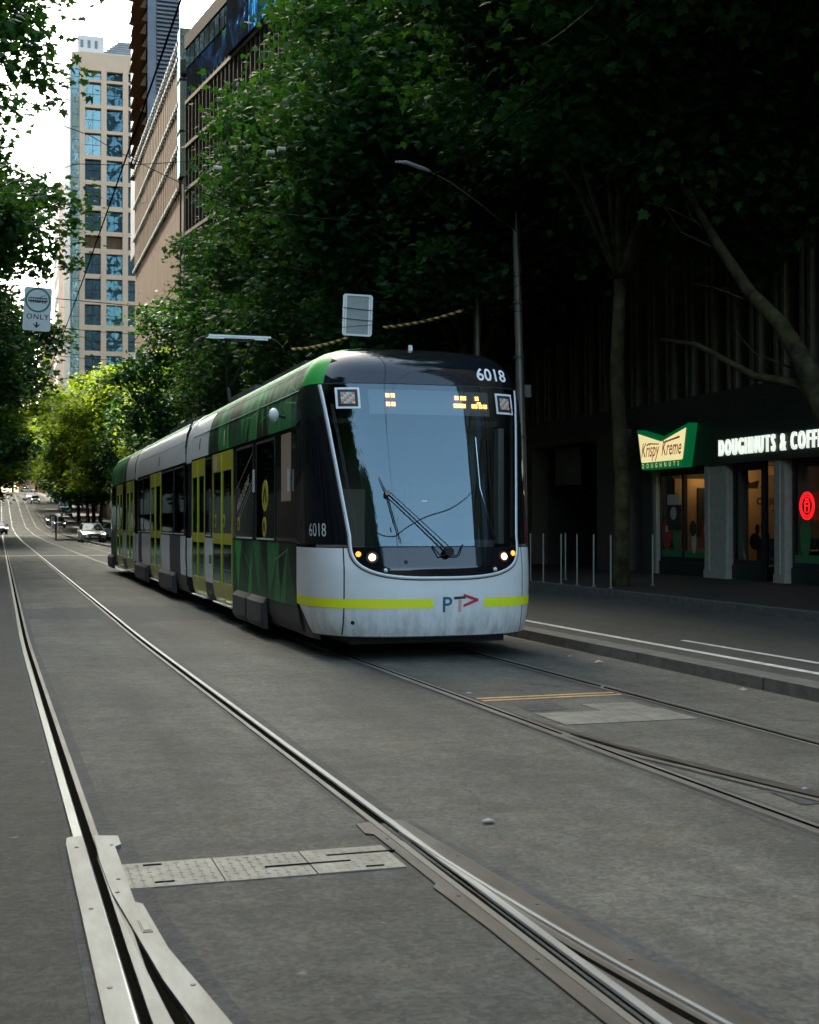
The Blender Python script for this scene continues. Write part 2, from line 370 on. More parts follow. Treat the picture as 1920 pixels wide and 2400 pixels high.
def bend(y):
    """the street bends by about half a degree just in front of the camera"""
    if y > 19: return 0.0
    if y > 15: return .01 * (19 - y) ** 2 / 8
    return .01 * (17 - y)
def hz(y):
    """height of the road along the street: flat, then climbing to a crest"""
    P = [(-400, 0), (112, 0), (150, .15), (175, .4), (205, .85), (245, 2.8), (295, 5.7), (350, 8.4), (420, 10.9), (480, 11.6), (700, 9)]
    for (a, b), (c, d) in zip(P, P[1:]):
        if y <= c: return b + (d - b) * (y - a) / (c - a)
    return 9
YS = [-60, -20, 0] + [2 + k for k in range(0, 18)] + [22, 30, 45, 60, 80, 100, 112, 130, 150, 165, 185, 205, 225, 245, 270, 295, 320, 350, 385, 420, 450, 480, 560, 700]
def ribbon(name, x0, x1, z, m, y0=None, y1=None, thick=0, parent=None, b=1.0, ys=None, **k):
    """strip running along the street following its bend and climb"""
    ys = ys or ([y for y in YS if (y0 is None or y > y0) and (y1 is None or y < y1)])
    if y0 is not None: ys = [y0] + ys
    if y1 is not None: ys = ys + [y1]
    mb = MB()
    X0 = x0 if callable(x0) else (lambda y: x0 + bend(y) * b); X1 = x1 if callable(x1) else (lambda y: x1 + bend(y) * b)
    if thick:
        rows = [[(X0(y), y, hz(y) + z - thick), (X0(y), y, hz(y) + z), (X1(y), y, hz(y) + z), (X1(y), y, hz(y) + z - thick)] for y in ys]
        mb.grid(rows); mb.add([*rows[0]], [(0, 1, 2, 3)]); mb.add([*rows[-1]], [(0, 3, 2, 1)])
    else:
        mb.grid([[(X0(y), y, hz(y) + z), (X1(y), y, hz(y) + z)] for y in ys])
    return mb.build(name, m, parent, **k)

# ================================================================== THE SETTING
g = MB()
xs = [-900, -200, -60, 60, 200, 900]; ys = [-700, -60, 112, 205, 295, 350, 420, 480, 700, 1400]
g.grid([[(x, y, hz(min(y, 700)) - .35) for x in xs] for y in ys]); g.build('ground', 'paving', kind='structure')
# roadway: carriageway left, tram reservation, right lane
ribbon('road', -6.2, lambda y: .235 + bend(y) * .85, 0, 'asphalt_lane', kind='structure')
ribbon('tram_reservation', lambda y: .235 + bend(y) * .85, 6.42, .0, 'asphalt_track', kind='structure')
ribbon('traffic_lane', 6.42, 11.75, .0, 'asphalt_lane', kind='structure')
for (a, b_, nm) in ((11.95, 17.3, 'pavement'), (-17, -6.4, 'pavement')):
    for y0, y1 in ((-60, 66), (84, 150), (168, 480)) if a > 0 else ((-60, 150), (168, 480)):
        ribbon(nm, a, b_, .13, 'paving', y0, y1, thick=.4, kind='structure')
for y0, y1 in ((66, 84), (150, 168)):      # the side streets
    for xa, xb in ((11.75, 120),) if y0 < 100 else ((11.75, 120), (-120, -6.2)):
        MB().add([(xa, y0 - 2, hz(y0) + .0), (xb, y0 - 2, hz(y0) + .0), (xb, y1 + 2, hz(y1)), (xa, y1 + 2, hz(y1))], [(0, 1, 2, 3)]).build('side_street', 'asphalt_lane', kind='structure')
# kerb stones of the right pavement, each a stone while they can be told apart
def kerb_run(name, label, x0, x1, z, ya, yb, step, far_y):
    root = thing(name, label, 'kerb')
    y = ya
    while y < yb:
        y2 = y + step - .012
        X = lambda q: bend(q) + random.uniform(-.004, .004)
        a, b2 = X(y), X(y2)
        MB().add([(x0 + a, y, -.05), (x1 + a, y, -.05), (x1 + b2, y2, -.05), (x0 + b2, y2, -.05), (x0 + a + .015, y, z), (x1 + a, y, z), (x1 + b2, y2, z), (x0 + b2 + .015, y2, z)],
                 [(4, 5, 6, 7), (0, 1, 5, 4), (3, 7, 6, 2), (0, 4, 7, 3), (1, 2, 6, 5)]).build('kerb_stone', 'kerb_stone', root)
        y += step
    if far_y: ribbon('kerb_run', x0, x1, z, 'kerb_stone', yb, far_y, thick=.2, parent=root)
    return root
kerb_run('separator_kerb', 'raised kerb with dark vertical face between the tram rails and the traffic lane', 6.42, 6.72, .115, 2, 44, 1.2, 66)
kerb_run('pavement_kerb', 'dark kerb edging the pavement in front of the doughnut shop', 11.75, 11.95, .14, 4, 46, 1.2, 66)
ribbon('separator_kerb', 6.42, 6.72, .12, 'kerb_stone', 84, 150, thick=.2, label='long separator kerb beyond the first crossing, behind the tram', cat='kerb')
ribbon('separator_kerb', 6.5, 6.8, .12, 'kerb_stone', 168, 420, thick=.2, label='separator kerb climbing the hill beside the far tram rails', cat='kerb')
# painted markings
ribbon('lane_line', 7.62, 7.73, .004, 'white_line', -5, 62, kind='structure')
ribbon('lane_line', 8.22, 8.31, .004, 'white_line', 1, 15.1, kind='structure')
for y in (88, 92, 97.5, 103, 109, 116):
    ribbon('lane_dash', 6.05 - .0 * y, 6.25, .004, 'white_line', y, y + 1.6, kind='structure')
for y0 in (62.5, 148.5, 171):
    MB().add([(-6, y0, hz(y0) + .008), (11.5, y0, hz(y0) + .008), (11.5, y0 + .5, hz(y0 + .5) + .008), (-6, y0 + .5, hz(y0 + .5) + .008)], [(0, 1, 2, 3)]).build('stop_line', 'white_line', kind='structure')
for y0 in (10.42, 10.56):
    MB().add([(3.86, y0, .005), (5.2, y0 + .04, .005), (5.2, y0 + .11, .005), (3.86, y0 + .07, .005)], [(0, 1, 2, 3)]).build('orange_line', 'orange_line', kind='structure')
# darker repair strips across the tracks
for poly in ([(.42, 21.4), (1.62, 20.9), (1.62, 24.1), (.42, 23.9)], [(1.85, 20.6), (3.6, 20.4), (3.6, 24.3), (1.85, 24.3)], [(5.3, 17.0), (6.35, 17.2), (6.35, 20.4), (5.3, 20.2)]):
    MB().add([(x, y, .004) for x, y in poly], [(0, 1, 2, 3)]).build('road_patch', 'asphalt_patch', kind='structure')
for x0, x1, y0, y1 in ((4.0, 4.35, 9.75, 10.15), (4.05, 4.45, 6.1, 6.5), (6.95, 7.6, 9.6, 11.2)):
    MB().add([(x0, y0, .005), (x1, y0 + .03, .005), (x1 + .03, y1, .005), (x0 + .02, y1 - .04, .005)], [(0, 1, 2, 3)]).build('road_patch', 'asphalt_patch', kind='structure')

# ------------------------------------------------------------------ rails
RY = [-6] + [1 + .5 * k for k in range(0, 37)] + [22, 26, 30, 40, 50, 60, 80, 112, 130, 150, 175, 205, 245, 295, 350, 420, 470]
def rail(parent, xg, side, y0=-6, y1=470, head='rail_head', fn=None, w=.065, lip=.03, name='rail'):
    """grooved rail: xg centre of groove, side -1 = running head on the left"""
    ys_ = [y for y in RY if y0 <= y <= y1]
    X = fn or (lambda y: xg + bend(y))
    mb = MB(); h = .016
    def strip(a, b2, za, zb, mi):
        mb.grid([[(X(y) + a, y, hz(y) + za), (X(y) + b2, y, hz(y) + zb)] for y in ys_], mi)
    gw = .02
    if side < 0:
        o0, o1, l0, l1 = -gw - w, -gw, gw, gw + lip
    else:
        o0, o1, l0, l1 = gw, gw + w, -gw - lip, -gw
    strip(o0, o0 + .008, 0, h, 0); strip(o0 + .008, o1 - .006, h, h + .001, 0); strip(o1 - .006, o1, h, h - .004, 0); strip(l0, l1, h - .005, h - .004, 1)
    e = o1 if side < 0 else o0
    strip(-gw, gw, .0022, .0022, 2)
    strip(-gw, -gw + .001, h - .005, .0022, 2); strip(gw - .001, gw, .0022, h - .005, 2)
    strip(l1 if side < 0 else l0 - .006, (l1 + .006) if side < 0 else l0, (h - .004) if side < 0 else 0, 0 if side < 0 else h - .004, 1)
    return mb.build(name, [head, 'rail_side', 'groove'], parent, fix=False)
t1 = thing('tram_track', 'near tram track with switch and bright steel rails running up the left side', 'tram track')
rail(t1, .31, -1, fn=lambda y: .31 + bend(y) * .85, w=.055); rail(t1, 1.70, 1, w=.045, head='rail_polished')
t2 = thing('tram_track', 'dark tram track that the tram stands on, branching towards the right', 'tram track')
rail(t2, 3.68, -1, head='rail_side'); rail(t2, 5.14, 1, head='rail_side')
for X_, y1_ in ((.255, 120), (.365, 120), (1.672, 120), (1.79, 120), (3.60, 20), (3.735, 20), (5.08, 20), (5.235, 20)):
    q0, q1 = X_ - .055, X_ + .055
    ribbon('rail_bedding', q0, q1, .0018, 'asphalt_patch', 6.6 if X_ < 3 else 1, y1_, kind='structure')
# cast steel plates of the switch (flat steel, proud of the asphalt)
def slab(name, poly, z, m, parent, th=.02, **k):
    return MB().prism(poly, 'z', z - th, z).build(name, m, parent, **k)
def Pd(l): return l
slab('switch_plate', [(.372, 6.42), (.378, 5.74), (.382, 5.02), (.385, 4.02), (.40, .8), (.3, .8), (.30, 4.05), (.292, 6.28), (.30, 6.40), (.322, 6.42)], .0225, 'steel_plate', t1)
slab('switch_plate', [(.425, 6.41), (.418, 5.94), (.428, 5.42), (.475, 4.76), (.505, 4.33), (.545, 3.98), (.85, .8), (1.05, .8), (.66, 3.85), (.61, 4.25), (.56, 4.64), (.53, 5.21), (.503, 5.25), (.503, 6.17), (.533, 6.21), (.533, 6.38), (.443, 6.41)], .0225, 'steel_plate', t1)
slab('switch_tongue', [(.411, 6.03), (.418, 5.49), (.424, 4.66), (.432, 4.0), (.53, .8), (.72, .8), (.487, 3.99), (.457, 4.54), (.428, 5.27)], .0235, 'steel_plate', t1)
slab('switch_groove', [(.372, 6.4), (.424, 6.4), (.43, 5.4), (.54, 3.98), (.85, .8), (.38, .8), (.385, 4.0)], .004, 'groove', t1, .003)
slab('switch_cap', [(.492, 4.84), (.529, 4.84), (.524, 4.99), (.487, 4.99)], .0255, 'rail_side', t1, .004)
slab('switch_cap_lid', [(.498, 4.855), (.522, 4.855), (.518, 4.975), (.494, 4.975)], .028, 'steel_plate', t1, .003)
slab('switch_plate', [(1.862, 6.40), (1.925, 6.36), (1.98, 5.6), (2.0, 5.31), (2.03, 4.89), (2.06, 4.51), (2.085, 4.23), (2.13, 3.87), (2.5, .8), (1.90, .8), (1.885, 5.0)], .009, 'steel_dull', t1, .008)
slab('switch_plate', [(1.68, 6.34), (1.755, 6.37), (1.80, 5.9), (1.80, 3), (1.80, .8), (1.74, .8), (1.72, 3.6), (1.71, 4.6), (1.69, 5.15), (1.715, 5.2), (1.71, 5.84), (1.705, 6.11), (1.67, 6.14)], .009, 'steel_dull', t1, .008)
slab('plate_bedding', [(.262, 6.38), (.60, 6.38), (.60, 5.2), (.72, 3.9), (1.15, .8), (.262, .8)], .003, 'asphalt_patch', t1, .002)
slab('plate_bedding', [(1.80, 6.34), (1.97, 6.34), (2.06, 5.3), (2.2, 3.9), (2.62, .8), (1.85, .8), (1.83, 5)], .003, 'asphalt_patch', t1, .002)
for x_, y_ in ((.335, 6.2), (.335, 5.2), (.335, 4.3), (.49, 6.2), (.47, 5.6), (.59, 4.25), (.64, 3.6), (.45, 4.9 + .5)):
    MB().cyl((x_, y_, .0235), .009, .004, 'z', 8).build('bolt', 'rail_side', t1)
for x_, y_ in ((1.74, 6.0), (1.745, 5.0), (1.75, 4.2), (1.95, 5.6), (2.0, 4.8), (2.05, 4.1)):
    MB().cyl((x_, y_, .010), .009, .004, 'z', 8).build('bolt', 'rail_side', t1)
# the diverging running rail of the switch
def brail(parent, pts, w, m, z=.0185):
    mb = MB(); L = []
    for i, (x, y) in enumerate(pts):
        L.append([(x - w / 2, y, z - .015), (x - w / 2 + .006, y, z), (x + w / 2 - .006, y, z + .001), (x + w / 2, y, z - .015)])
    mb.grid(L); return mb.build('branch_rail', m, parent, smooth=30)
def smooth_pts(p, n=8):
    out = []
    for i in range(len(p) - 1):
        p0 = p[max(i - 1, 0)]; p1 = p[i]; p2 = p[i + 1]; p3 = p[min(i + 2, len(p) - 1)]
        for k in range(n):
            t = k / n
            out.append(tuple(.5 * ((2 * b) + (-a + c) * t + (2 * a - 5 * b + 4 * c - d) * t * t + (-a + 3 * b - 3 * c + d) * t ** 3) for a, b, c, d in zip(p0, p1, p2, p3)))
    out.append(p[-1]); return out
brail(t1, smooth_pts([(1.835, 6.1), (1.865, 5.5), (1.905, 4.9), (1.955, 4.3), (2.03, 3.64), (2.2, 2.4), (2.6, .8)]), .028, 'rail_polished', .0195)
slab('switch_groove', smooth_pts([(1.838, 5.4), (1.862, 4.9), (1.905, 4.3), (1.985, 3.64), (2.16, 2.4), (2.5, .8)]) + [(2.4, .8), (2.11, 2.4), (1.95, 3.64), (1.885, 4.3), (1.848, 4.9), (1.836, 5.4)], .0105, 'groove', t1, .002)
# branch of the far track
bp_ = smooth_pts([(3.77, 8.6), (3.85, 7.8), (3.97, 7.21), (4.10, 6.55), (4.22, 6.02), (4.6, 4.6), (5.6, 2)])
brail(t2, bp_, .06, 'rail_side', .012)
slab('switch_groove', [(x + .035, y) for x, y in bp_] + [(x + .075, y) for x, y in bp_[::-1]], .009, 'groove', t2, .006)
slab('switch_plate', [(3.80, 9.4), (3.93, 8.0), (4.12, 6.9), (4.3, 6.0), (4.42, 6.0), (4.2, 7.0), (4.0, 8.1), (3.86, 9.4)], .006, 'steel_dull', t2, .005)
# chequer plate cover strips with raised tread
def cover(x0, x1, y0, y1, label, slots, skew=.0, rough_edge=False):
    root = thing('cover_plate', label, 'steel cover', ((x0 + x1) / 2, (y0 + y1) / 2, 0))
    w, h = (x1 - x0) / 2, (y1 - y0) / 2
    n = max(1, int(round((x1 - x0) / .36)))
    for k in range(n):
        a = -w + 2 * w * k / n + .003; b2 = -w + 2 * w * (k + 1) / n - .003
        dz = random.uniform(0, .0015)
        MB().box(a, b2, -h, h, 0, .0055 + dz).build('plate', 'checker_plate', root)
        tr = MB()
        for i in range(int((b2 - a) / .042)):
            for j in range(int(2 * h / .042)):
                cx, cy_ = a + .02 + i * .042, -h + .02 + j * .042
                dx, dy = (.015, .006) if (i + j) % 2 else (.006, .015)
                if (i + j) % 2: tr.add([(cx - .015, cy_ - .004, .0071), (cx + .013, cy_ - .004, .0071), (cx + .015, cy_ + .004, .0071), (cx - .013, cy_ + .004, .0071), (cx, cy_, .0094)], [(0, 1, 4), (1, 2, 4), (2, 3, 4), (3, 0, 4)])
                else: tr.add([(cx - .004, cy_ - .015, .0071), (cx + .004, cy_ - .013, .0071), (cx + .004, cy_ + .015, .0071), (cx - .004, cy_ + .013, .0071), (cx, cy_, .0094)], [(0, 1, 4), (1, 2, 4), (2, 3, 4), (3, 0, 4)])
        if tr.v: tr.build('tread', 'checker_plate', root, kind='stuff')
    for (a, b2, c) in slots:
        MB().box(a, b2, c - .006, c + .006, .0, .0105).build('slot', 'groove', root)
    return root
cover(.505, 1.685, 5.50, 5.90, 'chequered steel cover strip with two dark slots between the near rails', [(.0, .38, -.03), (.3, .62, .085), (-.5, -.42, .15), (-.48, -.4, -.14), (.42, .5, -.15)])
cover(3.98, 5.08, 9.02, 9.62, 'larger chequered steel cover between the rails of the branching track', [])
cover(4.55, 5.02, 9.63, 10.0, 'small chequered steel cover above the larger one beside the orange lines', [])
# litter
def scrap(x, y, s, m, label, seed, z=0.006):
    rnd = random.Random(seed); mb = MB(); n = 7
    v = [(math.cos(2 * math.pi * k / n) * s * rnd.uniform(.6, 1.1), math.sin(2 * math.pi * k / n) * s * .6 * rnd.uniform(.5, 1), rnd.uniform(0, .35) * s) for k in range(n)] + [(0, 0, s * .45)]
    mb.add(v, [(k, (k + 1) % n, n) for k in range(n)]); o = mb.build('litter', m, None, loc=(x, y, z), label=label, cat='litter'); return o
scrap(2.32, 6.2, .045, 'litter', 'crumpled pale blue scrap of paper on the open asphalt between the tracks', 3)
scrap(6.08, 12.9, .07, 'litter_tan', 'brown and white crushed wrapper lying against the separator kerb', 4)
scrap(6.05, 13.6, .035, 'litter', 'tiny white scrap near the separator kerb, left of the brown wrapper', 5)
scrap(5.2, 10.95, .03, 'litter', 'small white scrap on the far rail beyond the orange lines', 6)
scrap(4.3, 6.45, .03, 'litter', 'small white scrap at the right edge, beside the branching rail', 8)
scrap(6.3, 10.4, .06, 'litter_tan', 'dry brown leaf by the foot of the separator kerb', 9)
scrap(3.9, 10.9, .035, 'litter', 'pale crumb of paper left of the orange lines', 10)

# ================================================================== THE TRAM
def interp(tab, z):
    if z <= tab[0][0]: return tab[0][1]
    for (a, b), (c, d) in zip(tab, tab[1:]):
        if z <= c: return b + (d - b) * (z - a) / (c - a)
    return tab[-1][1]
HW = [(.2, 1.2), (.27, 1.25), (.36, 1.285), (.55, 1.31), (.8, 1.32), (2.6, 1.32), (2.85, 1.31), (3.0, 1.29), (3.12, 1.26), (3.24, 1.205), (3.34, 1.13), (3.42, 1.02), (3.47, .86), (3.50, .64), (3.515, .38), (3.52, 0)]
YC = [(.2, .16), (.27, .07), (.36, .035), (.5, .01), (.7, 0), (1.0, .0), (1.24, .06), (1.6, .155), (2.0, .26), (2.5, .40), (2.9, .52), (3.04, .57), (3.12, .60), (3.24, .66), (3.34, .75), (3.42, .87), (3.47, 1.0), (3.50, 1.13), (3.515, 1.22), (3.52, 1.3)]
YJ = 1.3; NX = 3.0
def nose_a(a, z, off=0):
    """point on the tram's nose for plan angle a (-90..90 deg, in radians) at height z"""
    def P(a, z):
        h = interp(HW, z); yc = interp(YC, z); s = math.sin(abs(a)) ** (2 / NX); c = max(math.cos(a), 0) ** (2 / NX)
        return Vector((math.copysign(h * s, a), YJ - (YJ - yc) * c, z))
    p = P(a, z)
    if off:
        a2 = min(max(a, -1.56), 1.56); e = .004
        n = (P(a2 + e, z) - P(a2 - e, z)).cross(P(a2, z + .004) - P(a2, z - .004))
        if n.length > 1e-12:
            n.normalize()
            if n.y > 0 and abs(a) < 1.4: n = -n
            if abs(a) >= 1.4 and n.x * a < 0: n = -n
            p = p + n * off
    return p
def ang(x, z):
    h = interp(HW, z); return math.copysign(math.asin(min(1, (abs(x) / h)) ** (NX / 2)), x)
def nose(x, z, off=0): return nose_a(ang(x, z), z, off)
def xU(z):
    """half width of the black glass mask of the front at height z"""
    top = 1.145; b = .945
    if z >= 1.35: return b + (top - b) * (z - 1.35) / (3.04 - 1.35)
    t = min(1, max(0, (1.35 - z) / .435)); return .945 * (1 - t ** 4) ** (1 / 3)
def xpatch(zs, xl, xr, n, off=0):
    return [[nose(xl(z) + (xr(z) - xl(z)) * j / n, z, off) for j in range(n + 1)] for z in zs]
def lin(a, b, n): return [a + (b - a) * i / n for i in range(n + 1)]
def dense(a, b, n): return [a + (b - a) * (1 - math.cos(math.pi * i / n)) / 2 for i in range(n + 1)]

def side(y0, y1, z0, z1, off=0, s=-1, nz=None, ny=None, shift=0):
    """patch of the tram's flank between two stations and two heights"""
    zs = sorted(set([z0, z1] + [z for z, _ in HW if z0 < z < z1])) if nz is None else lin(z0, z1, nz)
    yy = [y0, y1] if not ny else lin(y0, y1, ny)
    return [[(s * (interp(HW, z) + off), y, z) for y in yy] for z in zs]
def slab_side(mb, y0, y1, z0, z1, off, th, s=-1, mi=0):
    """thin panel standing proud of the flank, with its edges"""
    g_ = side(y0, y1, z0, z1, off, s); mb.grid(g_, mi)
    b = side(y0, y1, z0, z1, off - th, s)
    for k in range(len(g_) - 1):
        mb.add([g_[k][0], g_[k + 1][0], b[k + 1][0], b[k][0]], [(0, 1, 2, 3)], mi); mb.add([g_[k][1], g_[k + 1][1], b[k + 1][1], b[k][1]], [(0, 1, 2, 3)], mi)
    mb.add([g_[0][0], g_[0][1], b[0][1], b[0][0]], [(0, 1, 2, 3)], mi); mb.add([g_[-1][0], g_[-1][1], b[-1][1], b[-1][0]], [(0, 1, 2, 3)], mi)
    return mb

tram = thing('tram', 'green and white three section low floor tram number 6018 with yellow doors', 'tram', (4.56, 13.6, 0))
L_TOT = 28.9

def build_nose(parent, front=True):
    T = (lambda p: p) if front else (lambda p: Vector((-p[0], L_TOT - p[1], p[2])))
    def G(rows): return [[tuple(T(Vector(p))) for p in r] for r in rows]
    A = R(90)
    lower = MB()                                        # white bumper and its corner wings
    al = [A * math.sin(R(90) * k / 26) if False else -A + 2 * A * k / 56 for k in range(57)]
    rows = []
    def zb(a):
        d = abs(a) / A; return .27 + (.33 * max(0, (d - .86) / .14) ** .8 if d > .86 else 0)
    def zu(a):
        x = abs(nose_a(a, 1.0)[0])
        t = min(1, x / .985); return 1.24 if x >= .955 else 1.345 - .44 * (1 - t ** 3) ** (1 / 4)
    def zu2(a): return min(1.24, zu(a) - .02)
    for k in range(15):
        rows.append([nose_a(a, zb(a) + (zu2(a) - zb(a)) * k / 14) for a in al])
    lower.grid(G(rows))
    br = [nose_a(a, zb(a)) for a in al]; lower.grid(G([br, [Vector((p.x * .93, p.y + .1, p.z - .02)) for p in br]]))
    lower.build('front_bumper', 'tram_white' if front else 'tram_green_mid', parent, smooth=50)
    sk = MB(); sk.grid(G([[nose_a(a, zb(a) - .001, -.02) for a in al if abs(a) > R(70) and a < 0], [Vector((nose_a(a, .22).x, nose_a(a, .22).y, .2)) for a in al if abs(a) > R(70) and a < 0]])); sk.build('corner_skirt', 'skirt_dark', parent, smooth=50); sk = MB()
    sk.grid(G([[nose_a(a, zb(a) - .001, -.02) for a in al if a > R(70)], [Vector((nose_a(a, .22).x, nose_a(a, .22).y, .2)) for a in al if a > R(70)]]))
    sk.build('corner_skirt', 'skirt_dark', parent, smooth=50)
    # lower black mask and windscreen
    zs = [.918 + (1.228 - .918) * (k / 18) ** 2.4 for k in range(19)]
    MB().grid(G(xpatch(zs, lambda z: -xU(z), xU, 30, .004))).build('lower_mask', 'black_gloss', parent, smooth=60)
    MB().grid(G(xpatch(dense(1.240, 3.035, 20), lambda z: -xU(z) + .0, lambda z: xU(z), 34, .004))).build('windscreen', 'windscreen' if front else 'black_gloss', parent, smooth=60)
    # trim following the outline of the mask
    pts = [(-xU(z), z) for z in lin(3.03, 1.36, 14)] + [(-xU(z), z) for z in [1.35 - .435 * math.sin(R(90) * k / 22) for k in range(23)]]
    pts = pts + [(-x, z) for x, z in pts[::-1]]
    tr = MB(); tr2 = MB(); inn = []; o1 = []; o2 = []
    for i, (x, z) in enumerate(pts):
        p = Vector(pts[max(i - 1, 0)]); q = Vector(pts[min(i + 1, len(pts) - 1)]); d = (q - p).normalized(); n = Vector((-d.y, d.x))
        if n.x * x < 0 and abs(x) > .2: n = -n
        if abs(x) <= .2 and n.y > 0: n = -n
        def PP(k, off): return nose(x + n.x * k, max(z + n.y * k, .3), off)
        inn.append((PP(0.0, .006), PP(.006, .014), PP(.026, .014), PP(.034, .003))); o1.append((PP(.034, .004), PP(.044, .004)))
    tr.grid(G(inn)); tr2.grid(G(o1))
    tr.build('mask_trim', 'trim_silver', parent, smooth=60); tr2.build('mask_seal', 'rubber', parent)
    # cab side glass, wrapping round both corners
    for s, nm in ((-1, 'cab_side_glass'), (1, 'cab_side_glass')):
        rows = []
        for z in dense(1.255, 2.66, 12):
            a0 = abs(ang(xU(z) + .045, z)); rows.append([nose_a(s * (a0 + (A - a0) * k / 12), z) for k in range(13)])
        MB().grid(G(rows)).build(nm, 'black_gloss', parent, smooth=60)
        rows = []
        for z in [2.664] + dense(2.70, 3.04, 6):
            a0 = abs(ang(xU(z) + .045, z)); rows.append([nose_a(s * (a0 + (A - a0) * k / 12), z) for k in range(13)])
        MB().grid(G(rows)).build('corner_panel', 'tram_green_black', parent, smooth=60)
    # roof cap: black across the front, green on the corners
    zr = [3.045, 3.08, 3.12, 3.18, 3.24, 3.29, 3.34, 3.38, 3.42, 3.445, 3.47, 3.487, 3.50, 3.51, 3.5195]
    def capang(z): return ang(min(1.15, interp(HW, z) * .88), z) if z < 3.3 else ang(interp(HW, z) * .88, z)
    rows = [[nose_a(-capang(z) + 2 * capang(z) * k / 30, z) for k in range(31)] for z in zr]
    MB().grid(G(rows)).build('roof_cap', 'black_gloss', parent, smooth=60)
    for s in (-1, 1):
        rows = [[nose_a(s * (capang(z) + (A - capang(z)) * k / 8), z) for k in range(9)] for z in zr]
        MB().grid(G(rows)).build('roof_corner', 'tram_green_bright' if s < 0 else 'black_gloss', parent, smooth=60)
    MB().grid(G([[nose(x, 3.036, .002), nose(x, 3.046, .002)] for x in lin(-1.14, 1.14, 30)])).build('cap_seam', 'rubber', parent)
    return T
build_nose(tram, True)
build_nose(tram, False)
# bumper seams, stripe, logo, small fittings
for s in (-1, 1):
    mb = MB(); mb.grid([[nose(s * (1.02 - .0 * z), z, .0015), nose(s * (1.032), z, .0015)] for z in lin(.28, 1.235, 14)]); mb.build('panel_seam', 'rubber', tram)
mb = MB(); mb.grid([[nose_a(a, z, .003) for a in lin(-R(90), ang(-.10, .65), 40)] for z in (.575, .60, .675)]); mb.build('reflective_stripe', 'stripe_yellow', tram, smooth=60)
mb = MB(); mb.grid([[nose_a(a, z, .003) for a in lin(ang(.49, .65), R(90), 26)] for z in (.575, .60, .675)]); mb.build('reflective_stripe', 'stripe_yellow', tram, smooth=60)
def on_nose(me, x0, z0, off=.004):
    return warp(me, lambda c: nose(x0 + c.x, z0 + c.y, off))
lp = text_mesh('P', .235, off=.003); lp.materials.append(M['logo_blue']); obj('logo_letter', on_nose(lp, -.005, .53), tram)
def nose_poly(name, poly, m, off=.005, parent=None, n=1):
    bm = bmesh.new(); vs_ = [bm.verts.new((x, z, 0)) for x, z in poly]; bm.faces.new(vs_); bmesh.ops.triangulate(bm, faces=bm.faces)
    for _ in range(n): bmesh.ops.subdivide_edges(bm, edges=[e for e in bm.edges if e.calc_length() > .03], cuts=2, use_grid_fill=False)
    bmesh.ops.triangulate(bm, faces=bm.faces)
    me = bpy.data.meshes.new(name); bm.to_mesh(me); bm.free(); me.materials.append(M[m])
    for v in me.vertices: v.co = nose(v.co.x, v.co.y, off)
    return obj(name, me, parent or tram)
nose_poly('logo_bar', [(.135, .665), (.27, .672), (.27, .70), (.135, .693)], 'logo_black')
nose_poly('logo_stem', [(.185, .53), (.222, .53), (.224, .664), (.187, .662)], 'logo_peach')
nose_poly('logo_arrow', [(.245, .725), (.42, .668), (.42, .643), (.245, .58), (.245, .608), (.365, .654), (.245, .697)], 'logo_red', n=1)
n1 = text_mesh('6018', .205, off=.0035, spacing=1.0); n1.materials.append(M['white_paint']); obj('fleet_number', on_nose(n1, .63, 3.12, .004), tram)
def disc(name, x, z, r, m, parent, off=.01, depth=.02, dome=0, n=20):
    c = nose(x, z, 0); q = nose(x + .01, z, 0) - nose(x - .01, z, 0); w = nose(x, z + .01, 0) - nose(x, z - .01, 0); nn = q.cross(w).normalized()
    if nn.y > 0: nn = -nn
    q.normalize(); w = nn.cross(q).normalized()
    mb = MB(); K = [(0, r), (off, r * .98)] + ([(off + dome * math.sin(R(t)), r * math.cos(R(t))) for t in (30, 60, 82)] if dome else [(off, .001)])
    rows = [[tuple(c + nn * a + (q * math.cos(2 * math.pi * k / n) + w * math.sin(2 * math.pi * k / n)) * b) for k in range(n + 1)] for a, b in K]
    mb.grid(rows); return mb.build(name, m, parent, smooth=40)
for s in (-1, 1):
    h = disc('headlight', s * .75, 1.12, .066, 'lamp_bowl', tram, .012); disc('headlight_lens', s * .75, 1.12, .038, 'lamp_warm', h, .02, dome=.012)
    disc('indicator_lamp', s * .885, 1.155, .03, 'amber_lens', tram, .014, dome=.01)
    sb = disc('sensor_ring', s * .62, .985, .036, 'black_matt', tram, .010); disc('sensor', s * .62, .985, .022, 'white_paint', sb, .016, dome=.015)
disc('coupler_hole', -.40, 1.07, .022, 'black_matt', tram, .006); disc('jack_hole', -.94, .42, .022, 'black_matt', tram, .006); disc('jack_hole', 1.19, .42, .018, 'black_matt', tram, .006)
